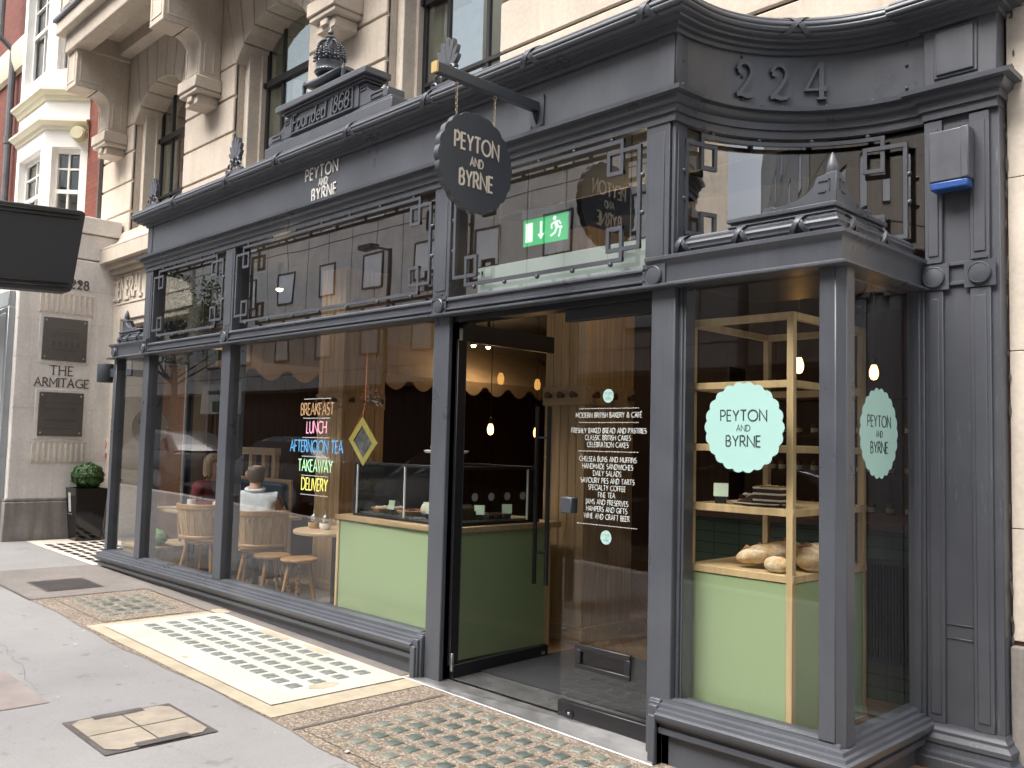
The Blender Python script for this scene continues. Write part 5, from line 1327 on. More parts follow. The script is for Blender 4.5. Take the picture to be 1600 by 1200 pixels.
# ------------------------------------------------------------------ cafe interior
IX0, IX1, IY1, IZ = -7.25, 1.36, 7.2, 3.2
m = MB(); m.quad((IX0 - 2.8, .1, 0), (IX1, .1, 0), (IX1, IY1, 0), (IX0 - 2.8, IY1, 0)); struct(obj('floor', m, FLOOR, smooth=0))
m = MB(); m.box(IX0 - .2, IX1, .99, IY1, IZ, IZ + .1); m.box(-6.25, -.02, .16, .99, IZ + .002, IZ + .102); struct(obj('ceiling', m, CEIL, smooth=0))
m = MB(); m.box(IX0 - .25, IX0 - .15, .98, IY1, 2.3, IZ); m.box(IX0 - .25, IX0 - .17, .98, IY1, 0, 2.3); wl = obj('wall_left', m, PLASTER, smooth=0); struct(wl)
m = MB(); m.box(IX0 - .17, IX0 - .10, 1.2, IY1, .0, 2.25)
y = 1.3
while y < 7: m.box(IX0 - .10, IX0 - .085, y, y + .05, .1, 2.2); y += .9
struct(obj('wall_panelling', m, DARKWOOD, smooth=0))
m = MB(); m.box(IX0 - .3, IX1 + .1, IY1, IY1 + .1, 0, IZ); struct(obj('wall_back', m, DARKWOOD, smooth=0))
m = MB(); m.box(IX1, IX1 + .06, .96, IY1, 0, IZ); struct(obj('wall_right', m, DARKWOOD, smooth=0))
m = MB(); m.box(IX0 - .1, IX0 + .3, .9, .98, 2.4, 3.2); struct(obj('ceiling_bulkhead', m, CEIL, smooth=0))
# scalloped canopy along the left wall
t = thing('scalloped_canopy', 'peach canvas canopy with scalloped hem along the far cafe wall', 'canopy', (-6.9, 4, 2.2))
m = MB(); X = -6.60; per = .45; pts = []
y = .9
top = [(y, 2.33)]
seq = []
while y < 6.4:
    for k in range(13):
        q = k / 12; h = .12 * max(0, math.sin(pi * min(1, max(0, (q - .12) / .76)))) ** .7
        seq.append((y + per * q, 2.255 - h))
    y += per
m.rings([[(X, yy, 2.33), (X, yy, zz)] for yy, zz in seq], False); m.rings([[(X, .9, 2.33), (IX0 - .1, .9, 2.85)], [(X, 6.75, 2.33), (IX0 - .1, 6.75, 2.85)]], False)
obj('canvas', m, CANVAS, t, smooth=0)
m = MB()
for yy in (1.2, 3.0, 4.6, 6.1): m.tube([(X + .01, yy, 2.16), (IX0 - .1, yy, 2.6)], .012, 6)
obj('stay', m, BLACK, t)
# oak clad pillars with peg rails
def pillar(label, x0, x1, y0, y1):
    t = thing('oak_pillar', label, 'pillar', ((x0 + x1) / 2, (y0 + y1) / 2, 0))
    m = MB(); n = 5; w = (x1 - x0) / n
    for i in range(n): m.box(x0 + i * w + .002, x0 + (i + 1) * w - .002, y0, y0 + .03, .12, 3.15)
    n = 4; w = (y1 - y0 - .03) / n
    for i in range(n): m.box(x1 - .03, x1, y0 + .03 + i * w + .002, y0 + .03 + (i + 1) * w - .002, .12, 3.15); m.box(x0, x0 + .03, y0 + .03 + i * w + .002, y0 + .03 + (i + 1) * w - .002, .12, 3.15)
    m.box(x0 + .03, x1 - .031, y0 + .03, y1, .0, 3.15); obj('boards', m, OAK, t, smooth=0, bevel=.003)
    m = MB(); m.box(x0 - .012, x1 + .012, y0 - .012, y1, .0, .12); obj('skirting', m, OAKH, t, bevel=.004)
    m = MB(); m.box(x0 - .01, x1 + .01, y0 - .014, y1, 1.78, 1.92); obj('peg_rail', m, OAKH, t, bevel=.003)
    m = MB()
    for i in range(3):
        for (a, b, c, dx_, dy_) in ((x0 + .08 + (x1 - x0 - .16) * i / 2, y0 - .014, 1.85, 0, -1), (x1 + .01, y0 + .08 + (y1 - y0 - .16) * i / 2, 1.85, 1, 0)):
            m.tube([(a, b, c), (a + dx_ * .05, b + dy_ * .05, c + .006)], [.014, .028], 12)
    obj('peg', m, DARKWOOD, t)
pillar('oak boarded pillar with a peg rail just inside the doorway', -2.12, -1.70, 1.46, 2.05)
pillar('oak boarded pillar behind the green counter', -4.98, -4.55, 1.2, 1.7)
# low oak box beside the counter (seen under the small tables)
# counter with glass case
cx0, cx1, cy0, cy1 = -3.12, -1.80, .24, 1.22
t = thing('service_counter', 'sage green cafe counter edged in oak inside the window', 'counter', ((cx0 + cx1) / 2, (cy0 + cy1) / 2, 0))
m = MB(); m.box(cx0 + .03, cx1 - .008, cy0 + .008, cy1, .03, .865); obj('green_panel', m, GREEN, t, smooth=0)
m = MB(); m.box(cx0, cx1 + .012, cy0 - .012, cy1 + .1, .866, .905); obj('worktop', m, OAKH, t, bevel=.003)
m = MB(); m.box(cx0, cx0 + .03, cy0 - .004, cy1, .0, .866); m.box(cx1 - .03, cx1 + .002, cy0 - .006, cy0 + .03, .0, .866); m.box(cx1 - .02, cx1 + .002, cy1 - .05, cy1, 0, .866); obj('oak_edging', m, OAKP, t, bevel=.002)
t = thing('display_case', 'glass cake display case standing on the green counter', 'display case', (-2.4, .7, .906))
a0, a1, b0, b1 = -2.98, -1.84, .28, 1.14; z0, z1 = .907, 1.31
m = MB()
m.box(a0, a1, b0, b1, z0, z0 + .02); m.box(a0, a1, b0, b0 + .02, z1 - .02, z1); m.box(a1 - .02, a1, b0 + .02, b1 - .02, z1 - .02, z1); m.box(a0, a0 + .04, b0, b1, z0 + .02, z1 - .02); m.box(a0, a1, b1 - .02, b1, z1 - .02, z1); m.box(a1 - .02, a1, b1 - .12, b1 - .021, z0 + .02, z1 - .02)
obj('black_frame', m, BLACK, t, bevel=.003)
m = MB(); m.box(a0 + .04, a1 - .004, b0 + .003, b0 + .009, z0 + .02, z1 - .02); m.box(a1 - .012, a1 - .006, b0 + .01, b1 - .125, z0 + .02, z1 - .02); m.box(a0 + .04, a1 - .02, b0 + .02, b1 - .02, z1 - .008, z1 - .003); obj('glass', m, GLASS_CASE, t, smooth=0)
m = MB(); m.box(a1 - .014, a1 - .002, b0 + .0, b0 + .012, z0 + .02, z1 - .02); m.box(-2.36, -2.354, b0 - .001, b0 + .012, z0 + .02, z1 - .02); m.box(a1 - .014, a1 - .002, b1 - .133, b1 - .125, z0 + .02, z1 - .02); m.box(a0 + .04, a0 + .046, b0, b0 + .012, z0 + .02, z1 - .02); obj('glass_edge', m, GLASS_OPP, t, smooth=0)
m = MB()
for i in range(5): m.prism([(.34 + i * .155 + .028 * math.cos(q * pi / 10), 1.10 + .028 * math.sin(q * pi / 10)) for q in range(20)], right(a1 - .005), 0, .0015)
obj('frosted_dots', m, DOTGREY, t, smooth=0)
m = MB(); m.box(a0 + .05, a1 - .03, b0 + .03, b1 - .03, z0 + .021, z0 + .03); obj('tray_floor', m, STEEL, t, smooth=0)
# cakes, pastries and price cards in the case
zc = z0 + .031
def platter(x, y, r): return None
def price_card(x, y, z, label, rz=0):
    t = thing('price_card', label, 'price card', (0, 0, 0), 'price cards beside the cakes')
    m = MB(); m.box(-.028, .028, -.012, .012, 0, .035); obj('holder', m, BLACK, t, bevel=.002)
    m = MB(); m.hexa([(-.036, -.004, .035), (.036, -.004, .035), (.036, -.002, .035), (-.036, -.002, .035)], [(-.036, .008, .10), (.036, .008, .10), (.036, .010, .10), (-.036, .010, .10)]); obj('card', m, CARD, t, smooth=0)
    t.location = (x, y, z); t.rotation_euler = (0, 0, rz); return t
cd0 = price_card(-2.58, .34, zc, 'pale card in a black holder in front of the leftmost crumble tart')
for x, y, lb, rz in ((-2.33, .46, 'pale card behind the berry tart in the glass case', 0), (-2.19, .54, 'second pale card behind the berry tart, nearer the post', .1), (-2.12, .33, 'pale card in front of the cream roll in the glass case', .1), (-1.93, .38, 'pale card nearest the doorway corner of the glass case', .7), (-1.91, .60, 'pale card midway along the doorway side of the glass case', .8), (-1.90, .86, 'pale card at the back of the doorway side of the glass case', .9)):
    dup(cd0, (x, y, zc), rz, lb)
r = random.Random(21)
def tart(label, x, y, rad, base, top, h=.035, lumps=26):
    t = thing('tart', label, 'tart', (x, y, zc)); m = MB()
    m.lathe([(rad * .8, zc), (rad, zc + h), (rad * .97, zc + h + .004), (rad * .9, zc + h * .8), (.001, zc + h * .8)], (x, y, 0), 24); obj('pastry_case', m, base, t)
    m = MB()
    for i in range(lumps):
        a = r.uniform(0, 2 * pi); q = rad * .85 * r.random() ** .5; m.ball((x + q * math.cos(a), y + q * math.sin(a), zc + h), r.uniform(.010, .019), 7, 5, (1, 1, .8))
    obj('topping', m, top, t)
tart('pale crumble topped tart at the left of the glass case', -2.73, .42, .125, PASTRY, CREAMF)
tart('red berry tart in the middle of the glass case', -2.43, .43, .13, PASTRY, BERRY, lumps=34)
t = thing('cream_roll', 'pale cream sponge roll lying in the glass case', 'cake', (-2.15, .42, zc))
m = MB(); m.tube([(-2.3, .42, zc + .052), (-2.28, .42, zc + .052), (-2.0, .44, zc + .052), (-1.985, .44, zc + .052)], [.03, .05, .05, .03], 16); obj('sponge', m, CREAMF, t, smooth=50)
t = thing('loaf_cake', 'dark brown loaf cake at the doorway end of the glass case', 'cake', (-1.95, .5, zc))
m = MB(); m.box(-2.0, -1.90, .42, .56, zc, zc + .06); m.tube([(-1.95, .43, zc + .06), (-1.95, .55, zc + .06)], .045, 12); obj('crumb', m, CHOC, t, smooth=50)
t = thing('brownies', 'flat tray of dark brownies behind the loaf cake', 'cake', (-1.95, .74, zc))
m = MB()
for i in range(3):
    for j in range(2): m.box(-2.02 + j * .075, -1.955 + j * .075, .66 + i * .075, .725 + i * .075, zc, zc + .035)
obj('crumb', m, CHOC, t, bevel=.006)
# cake stand above the case
t = thing('cake_stand', 'white cake stand on top of the glass case, half hidden by the post', 'cake stand', (-2.12, .46, z1))
m = MB(); m.lathe([(.001, z1), (.07, z1), (.06, z1 + .012), (.02, z1 + .02), (.018, z1 + .07), (.05, z1 + .08), (.15, z1 + .085), (.16, z1 + .10), (.15, z1 + .105), (.001, z1 + .10)], (-2.12, .46, 0), 28); obj('stand', m, CERAMIC, t, smooth=40)
t = thing('sponge_cake', 'brown sponge cake on the white cake stand', 'cake', (-2.12, .46, z1 + .1))
m = MB(); m.lathe([(.11, z1 + .104), (.115, z1 + .13), (.10, z1 + .145), (.001, z1 + .148)], (-2.12, .46, 0), 24); obj('sponge', m, PASTRY, t, smooth=40)
# small picture hanging on a ribbon in the window
t = thing('hanging_picture', 'small diamond hung picture in a yellow frame behind the cafe window', 'picture', (-2.59, .08, 1.46))
m = MB(); K = .7071
def DP(u, v, d): return (-2.59 + (u - v) * K, .085 - d, 1.462 + (u + v) * K)
h = .132
for (u0, u1, v0, v1) in ((-h, h, -h, -h + .04), (-h, h, h - .045, h), (-h, -h + .04, -h + .04, h - .045), (h - .045, h, -h + .04, h - .045)): m.bar(DP, u0 * .85, u1 * .85, v0, v1, 0, .012)
obj('yellow_frame', m, mat('mustard_frame', (.27, .225, .055), .5), t)
m = MB(); m.bar(DP, -h * .8, h * .8, -h + .02, h - .03, 0, .006); obj('dark_photo', m, mat('grey_photo', (.07, .07, .07), .4, var=.9, scale=22), t, smooth=0)
m = MB(); m.tube([DP(h * .85, h, .004), (-2.585, .085, 1.75), (-2.583, .085, 2.28)], .003, 5); m.tube([DP(-h * .85, h, .004), (-2.587, .085, 1.70)], .003, 5); obj('ribbon', m, mat('orange_ribbon', (.5, .16, .05), .6), t)
t = thing('twig_wreath', 'twiggy sprig with small pale buds hung above the yellow picture', 'decoration', (-2.585, .12, 1.78))
m = MB(); r = random.Random(31)
for i in range(46):
    a = r.uniform(0, 2 * pi); b = r.uniform(-.5, 1.3); d_ = Vector((math.cos(a) * math.cos(b), math.sin(a) * math.cos(b) * .5, math.sin(b))); L = r.uniform(.05, .13)
    p = Vector((-2.585, .13, 1.76)); m.tube([p, p + d_ * L * .6 + Vector((0, 0, .01)), p + d_ * L], .0022, 4)
obj('twigs', m, BARK, t)
m = MB()
for i in range(60):
    a = r.uniform(0, 2 * pi); b = r.uniform(-.6, 1.4); q = r.uniform(.05, .13); m.ball((-2.585 + q * math.cos(a) * math.cos(b), .13 + q * .5 * math.sin(a) * math.cos(b), 1.76 + q * math.sin(b)), .005, 5, 4)
obj('buds', m, BERRY, t)

# bay display shelves
sx0, sx1, sy0, sy1 = .115, .705, .155, .93
t = thing('display_shelves', 'oak display shelf unit on a green base inside the right bay window', 'shelf unit', (.41, .35, .12))
m = MB(); m.box(sx0 + .02, sx1 - .008, sy0 + .008, sy1 - .008, .14, .858); obj('green_base', m, GREEN, t, smooth=0)
m = MB(); m.box(sx0, sx1, sy0 + .002, sy1 - .002, .10, .14); obj('plinth_strip', m, OAKH, t, bevel=.002)
m = MB()
for x in (sx0, sx1 - .038):
    for y in (sy0, sy1 - .038): m.box(x + (.005 if x < .5 else 0), x + (.038 if x < .5 else .033), y, y + .034, .10, 2.12)
obj('uprights', m, OAKP, t, bevel=.002)
for z, th in ((.862, .035), (1.165, .035)):
    m = MB(); m.box(sx0 + .002, sx1 - .002, sy0 + .002, sy1 - .002, z, z + th); obj('shelf', m, OAKP, t, bevel=.002)
m = MB()
for z in (1.46, 1.765, 2.085):
    for y in (sy0 + .004, sy1 - .034): m.box(sx0 + .038, sx1 - .038, y, y + .03, z, z + .035)
    for x in (sx0 + .004, sx1 - .034): m.box(x, x + .03, sy0 + .038, sy1 - .038, z, z + .035)
obj('rails', m, OAKP, t, bevel=.002)
# loaves
zs = .898
def loaf(name, label, pts, rad, mt, sq=.72, slashes=0):
    t = thing(name, label, 'bread', (pts[0][0], pts[0][1], zs)); m = MB(); rg = []
    P_ = [Vector(p) for p in pts]; a = P_[0]; b = P_[-1]; d_ = (b - a).normalized(); s_ = d_.cross(Vector((0, 0, 1))).normalized(); u_ = s_.cross(d_)
    N = 18
    for i in range(N + 1):
        q = i / N; w = rad * max(.06, (1 - abs(2 * q - 1) ** 2.6)) ** .5 * (1 + .04 * math.sin(q * 23))
        c = a.lerp(b, q)
        rg.append([c + s_ * w * math.cos(2 * pi * k / 18) * (1 + .03 * math.sin(3 * k + 9 * q)) + u_ * (w * sq * math.sin(2 * pi * k / 18)) for k in range(18)])
    m.rings(rg); o = obj('crust', m, mt, t, smooth=70)
    if slashes:
        m = MB()
        for i in range(slashes):
            q = .2 + .6 * i / max(1, slashes - 1); c = a.lerp(b, q) + u_ * rad * sq * .93
            m.tube([c - s_ * rad * .45 - d_ * .03 - u_ * .015, c, c + s_ * rad * .45 + d_ * .03 - u_ * .015], [.004, .012, .004], 8)
        obj('slash', m, CRUSTD, t, smooth=60)
    return t
loaf('bloomer_loaf', 'long floury bloomer loaf leaning on the round loaf in the bay', [(.36, .235, zs + .042), (.63, .37, zs + .118)], .058, CRUST, .80, 4)
loaf('round_loaf', 'small round crusty roll under the long floury loaf', [(.53, .205, zs + .038), (.655, .22, zs + .038)], .044, CRUST, .85)
loaf('tin_loaf', 'square floury tin loaf beside the shelf corner post', [(.655, .32, zs + .065), (.695, .51, zs + .065)], .082, CRUST, .85, 1)
loaf('dark_loaf', 'darker loaf at the back of the bread shelf', [(.46, .49, zs + .06), (.62, .50, zs + .06)], .06, CRUSTD, .9)
# cake plate on the upper shelf
t = thing('cake_plate', 'white oval plate carrying a layered chocolate cake', 'plate', (.47, .26, 1.2))
m = MB(); m.lathe([(.001, 1.2005), (.11, 1.2005), (.165, 1.212), (.168, 1.216), (.16, 1.217), (.11, 1.207), (.001, 1.207)], (.47, .30, 0), 32, 1, .75); obj('dish', m, CERAMIC, t, smooth=40)
t = thing('layer_cake', 'chocolate layer cake with cream bands on the white plate', 'cake', (.52, .3, 1.207))
m = MB()
for (z0_, z1_) in ((1.208, 1.226), (1.236, 1.256), (1.266, 1.284)): m.box(.455, .605, .22, .36, z0_, z1_)
obj('sponge', m, CHOC, t, bevel=.004)
m = MB()
for (z0_, z1_) in ((1.226, 1.236), (1.256, 1.266), (1.284, 1.294)): m.box(.453, .607, .218, .362, z0_, z1_)
obj('cream', m, CREAMF, t, bevel=.004)
m = MB(); r = random.Random(8)
for i in range(50): m.ball((r.uniform(.462, .6), r.uniform(.225, .355), 1.295), r.uniform(.006, .012), 6, 4, (1, 1, .6))
obj('cocoa_crumbs', m, PASTRY, t)
t = thing('cake_slice', 'flat chocolate slice lying beside the layer cake on the plate', 'cake', (.39, .3, 1.207))
m = MB(); m.hexa([(.34, .24, 1.208), (.45, .23, 1.208), (.45, .35, 1.208), (.35, .34, 1.208)], [(.36, .25, 1.222), (.45, .23, 1.255), (.45, .35, 1.255), (.36, .33, 1.222)]); obj('sponge', m, CHOC, t, bevel=.004)
m = MB()
for i in range(24): m.ball((r.uniform(.37, .445), r.uniform(.245, .335), 1.235 + r.uniform(0, .02)), r.uniform(.005, .011), 6, 4, (1, 1, .6))
obj('cream_crumbs', m, CREAMF, t)
dup(cd0, (.265, .24, 1.2005), .45, 'pale card standing beside the layered chocolate cake in the bay')

# tiled bar counter at the back right, with grille
t = thing('tiled_bar', 'green tiled bar counter with black grille deep in the shop', 'counter', (.2, 2.0, 0))
m = MB(); m.box(-1.1, 1.34, 1.75, 2.4, 0, 1.0); obj('tiled_front', m, TILE, t, smooth=0)
m = MB(); m.box(-1.15, 1.345, 1.70, 2.45, 1.0, 1.05); obj('bar_top', m, DARKWOOD, t, bevel=.004)
m = MB()
for i in range(12): m.box(.36 + i * .019, .368 + i * .019, 1.735, 1.75, .25, .80)
m.box(.345, .60, 1.732, 1.749, .22, .25); m.box(.345, .60, 1.732, 1.749, .80, .83); m.box(.345, .36, 1.732, 1.749, .25, .80); m.box(.588, .60, 1.732, 1.749, .25, .80); obj('grille', m, BLACK, t, smooth=0)
# back shelves with jars
t = thing('back_shelving', 'dark wall shelving stacked with jars behind the bar', 'shelving', (-.5, 4.2, 0))
m = MB()
for z in (.9, 1.25, 1.6, 1.95): m.box(-2.2, 1.3, 4.2, 4.5, z, z + .03)
for x in (-2.2, -1.03, .13, 1.27): m.box(x, x + .03, 4.2, 4.5, 0, 2.3)
m.box(-2.2, 1.3, 4.2, 4.5, 0, .9); obj('shelf_frame', m, DARKWOOD, t, smooth=0)
jp = thing('jar', 'small dark preserve jar with a pale label on the shelves behind the bar', 'jar', (0, 0, 0), 'preserve jars behind the bar')
m = MB(); m.lathe([(.001, 0), (.034, 0), (.036, .01), (.036, .075), (.03, .085), (.03, .10), (.001, .10)], n=12); obj('glass', m, BERRY, jp)
m = MB(); m.lathe([(.0365, .02), (.0365, .06)], n=12); obj('label', m, CARD, jp)
first = True
for z in (.93, 1.28, 1.63):
    for i in range(22):
        x = -2.05 + i * .145 + .02 * ((i * 7) % 3)
        if first: jp.location = (x, 4.26, z); first = False
        else: dup(jp, (x, 4.26, z))

# pendant bulbs and ceiling spots
def pendant(x, y, z, label, power=1.2, cord=True):
    t = thing('pendant_bulb', label, 'pendant lamp', (x, y, z), 'bare filament bulbs hanging in the cafe')
    m = MB(); m.lathe([(.004, -.062), (.02, -.055), (.031, -.03), (.032, .0), (.022, .035), (.015, .05), (.002, .052)], (x, y, z), 16); obj('bulb', m, BULB, t, smooth=60)
    m = MB(); m.lathe([(.016, .045), (.019, .05), (.019, .10), (.008, .115), (.001, .116)], (x, y, z), 12); obj('holder', m, BLACK, t)
    m = MB(); m.tube([(x, y, z + .11), (x, y, IZ)], .004, 5); obj('cord', m, BLACK, t)
    if power <= 0: return t
    L = bpy.data.lights.new('bulb_light', 'POINT'); L.energy = power; L.color = (1, .62, .3); L.shadow_soft_size = .05
    lo = bpy.data.objects.new('bulb_light', L); COL.objects.link(lo); lo.parent = t; lo.location = (0, 0, -.09)
    return t
pendant(-3.85, 2.5, 1.62, 'glowing filament bulb seen through the open doorway above the case')
pendant(-.25, 2.0, 2.06, 'glowing filament bulb seen beside the shelf corner post in the bay', 0)
pendant(-.06, 2.75, 2.06, 'glowing filament bulb seen through the side glass of the bay', 0)
pendant(-4.176, 3.5, 1.611, 'glowing filament bulb between the pull handles and the oak pillar')
def spot(x, y, z, label, power=1.7):
    t = thing('ceiling_spot', label, 'spotlight', (x, y, z), 'small ceiling spotlights in the cafe')
    m = MB(); m.lathe([(.001, 0), (.04, 0), (.045, .01), (.045, .10), (.02, .12), (.02, IZ - z), (.001, IZ - z)], (x, y, z), 14); obj('housing', m, BLACK, t)
    m = MB(); m.ball((x, y, z), .034, 12, 8, (1, 1, .8)); obj('lens', m, SPOTL, t)
    L = bpy.data.lights.new('spot_light', 'POINT'); L.energy = power; L.color = (1, .75, .46); L.shadow_soft_size = .06
    lo = bpy.data.objects.new('spot_light', L); COL.objects.link(lo); lo.parent = t; lo.location = (0, 0, -.06)
spot(-6.35, 4.48, 2.80, 'left of the two small spotlights showing under the open door rail')
spot(-6.40, 4.8, 2.81, 'right of the two small spotlights showing under the open door rail')
spot(-3.50, 2.98, 2.43, 'small spotlight above the oak pillar by the doorway')
spot(-5.2, .85, 2.95, 'small spotlight added to brighten the cafe tables behind the window', 1.6)  # extra spot, added above the tables to lighten the interior
spot(-.9, 1.2, 3.0, 'small extra spotlight over the entrance mat, added to brighten the oak pillar', 3.5)  # extra spot, power raised to brighten the pillar inside the door

# things hanging behind the clerestory
t = thing('exit_sign', 'green running man emergency exit sign hanging over the doorway', 'exit sign', (-.92, .16, 2.67))
P = front(.16); m = MB(); m.bar(P, -1.10, -.725, 2.835, 2.885, -.015, .015); obj('grey_housing', m, ALARMGREY, t, bevel=.003)
m = MB(); m.bar(P, -1.095, -.73, 2.672, 2.835, -.003, .003); pl = obj('green_panel', m, SIGNGREEN, t, smooth=0)
m = MB(); Q = lambda u, v, d: P(u, v, .003 + d)
m.bar(Q, -1.075, -1.015, 2.695, 2.812, 0, .001)
m.prism([(-.955, 2.81), (-.935, 2.81), (-.935, 2.735), (-.915, 2.735), (-.945, 2.70), (-.975, 2.735), (-.955, 2.735)][::-1], Q, 0, .001)
m.prism([(-.835 + .014 * math.cos(q * pi / 8), 2.812 + .014 * math.sin(q * pi / 8)) for q in range(16)], Q, 0, .001)
for k, (pl_, w_) in enumerate((([(-.828, 2.79), (-.812, 2.752)], .026), ([(-.828, 2.79), (-.80, 2.79), (-.785, 2.77)], .01), ([(-.835, 2.79), (-.86, 2.775), (-.855, 2.75)], .01), ([(-.812, 2.755), (-.78, 2.752), (-.775, 2.745)], .013), ([(-.815, 2.755), (-.83, 2.725), (-.865, 2.708)], .013), ([(-.785, 2.752), (-.79, 2.72), (-.80, 2.695)], .011))):
    m.rings([[Q(a.x, a.y, 0), Q(a.x, a.y, .001 + k * .0002), Q(b.x, b.y, .001 + k * .0002), Q(b.x, b.y, 0)] for a, b in ribbon(pl_, w_)])
obj('pictogram', m, SIGNWHITE, pl, smooth=0)
m = MB()
for x in (-1.05, -.78): m.tube([(x, .16, 2.885), (x, .16, IZ)], .0025, 5); m.tube([(x + .012 * math.cos(q * pi / 5), .16, 2.90 + .012 * math.sin(q * pi / 5)) for q in range(10)], .002, 5, True)
obj('wire', m, STEEL, t)
t = thing('air_curtain', 'long pale mint heater panel behind the clerestory glass over the doors', 'heater', (-.8, .2, 2.39))
m = MB(); m.box(-1.44, -.055, .10, .26, 2.39, 2.575); obj('casing', m, MINTPANEL, t, bevel=.004)
m = MB(); m.box(-1.43, -1.42, .096, .10, 2.53, 2.55); m.box(-1.40, -1.39, .096, .10, 2.53, 2.55); obj('screw_slots', m, BLACK, t)
m = MB()
for x in (-1.35, -.3): m.tube([(x, .2, 2.575), (x, .2, IZ)], .004, 6)
obj('wire', m, STEEL, t)

# ------------------------------------------------------------------ tables, chairs, stools
def small_table(label, x, y, w, d, z=.74, rnd=False, rz=0):
    t = thing('cafe_table', label, 'table', (0, 0, 0), 'wooden cafe tables in the window')
    m = MB()
    if rnd: m.lathe([(.001, z - .03), (w, z - .03), (w + .004, z - .02), (w + .004, z - .006), (w, z), (.001, z)], n=40)
    else: m.box(-w / 2, w / 2, -d / 2, d / 2, z - .03, z)
    obj('table_top', m, OAKH, t, bevel=.004)
    m = MB(); m.tube([(0, 0, .03), (0, 0, z - .03)], .032, 12); m.lathe([(.001, 0), (.2, 0), (.2, .012), (.03, .03), (.001, .03)], n=24); m.box(-.15, .15, -.03, .03, z - .045, z - .03); obj('pedestal', m, BLACK, t)
    t.location = (x, y, 0); t.rotation_euler = (0, 0, rz); return t
small_table('square wooden table with the white mug behind the left pane', -6.17, .52, .64, .62)
small_table('wooden table in front of the man with his back to the window', -5.02, .62, .66, .55, .74)
small_table('round wooden table with two sugar pourers beside the counter', -3.52, .50, .34, 0, .74, True)
small_table('dim round table with one white bowl at the back', -5.35, 2.0, .36, 0, .74, True)
# chair with slatted back
def chair(label, x, y, rz):
    t = thing('slatted_chair', label, 'chair', (0, 0, 0), 'slatted wooden chairs at the cafe tables')
    m = MB(); m.lathe([(.001, .425), (.19, .425), (.2, .435), (.2, .448), (.185, .455), (.001, .45)], (0, .02, 0), 28, 1.05, 1); obj('seat', m, CHAIRWOOD, t, smooth=40)
    for sx_, sy_ in ((-1, -1), (1, -1), (-1, 1), (1, 1)):
        m = MB(); m.tube([(sx_ * .13, sy_ * .12 + .02, .43), (sx_ * .20, sy_ * .19 + .02, .0)], [.020, .014], 10); obj('leg', m, CHAIRWOOD, t)
    m = MB()
    for i in range(7):
        a = math.radians(-62 + i * 17.8); b = math.radians(-62 + (i + .93) * 17.8); R0, R1 = .225, .262
        def rr_(R, q, z, dy): return (R * math.sin(q), dy + R * math.cos(q), z)
        m.hexa([rr_(R0, a, .50, .02), rr_(R0, b, .50, .02), rr_(R0 + .014, b, .50, .02), rr_(R0 + .014, a, .50, .02)], [rr_(R1, a, .76, .04), rr_(R1, b, .76, .04), rr_(R1 + .014, b, .76, .04), rr_(R1 + .014, a, .76, .04)])
    obj('back_slats', m, OAK, t, bevel=.003)
    m = MB(); P_ = lambda u, v, d_: ((.278 - d_) * math.sin(u), .045 + (.278 - d_) * math.cos(u), v)
    m.bar(P_, -1.15, 1.15, .76, .815, 0, .026, 18); m.bar(P_, -1.15, 1.15, .48, .51, .03, .055, 18); obj('top_rail', m, CHAIRWOOD, t, bevel=.006)
    m = MB()
    for q in (-1.1, 1.1): m.tube([(.24 * math.sin(q), .03 + .24 * math.cos(q), .44), (.27 * math.sin(q), .045 + .27 * math.cos(q), .78)], .014, 8)
    obj('back_post', m, CHAIRWOOD, t)
    t.location = (x, y, 0); t.rotation_euler = (0, 0, rz); return t
ch = chair('slatted chair with its back to the left pane, under the mug table', -5.78, .50, math.radians(-150))
dup(ch, (-4.88, .60, 0), math.radians(-128), 'slatted chair behind the man in the pale shirt')
def stool(label, x, y, rz, h=.45):
    t = thing('wooden_stool', label, 'stool', (0, 0, 0), 'round wooden stools with turned legs')
    m = MB(); m.lathe([(.001, h - .03), (.15, h - .03), (.16, h - .02), (.16, h - .008), (.15, h), (.001, h)], n=32); obj('seat', m, CHAIRWOOD, t, smooth=35)
    for k in range(3):
        a = rz + k * 2 * pi / 3; m = MB(); p0 = Vector((.09 * math.cos(a), .09 * math.sin(a), h - .03)); p1 = Vector((.18 * math.cos(a), .18 * math.sin(a), 0))
        if k == 0:
            m.tube([p0.lerp(p1, i / 44) for i in range(45)], [.013 + .009 * abs(math.sin(i * pi / 4)) for i in range(45)], 10)
        else: m.tube([p0, p1], [.018, .013], 10)
        obj('leg', m, CHAIRWOOD, t, smooth=60)
    t.location = (x, y, 0); return t
st = stool('round wooden stool left of its pair by the sugar pourers', -4.45, .46, 1.0)
stool('round wooden stool right of its pair, nearer the counter', -4.1, .52, 2.6)
stool('round wooden stool half hidden between the pillar and the green counter', -3.65, 1.0, .4)
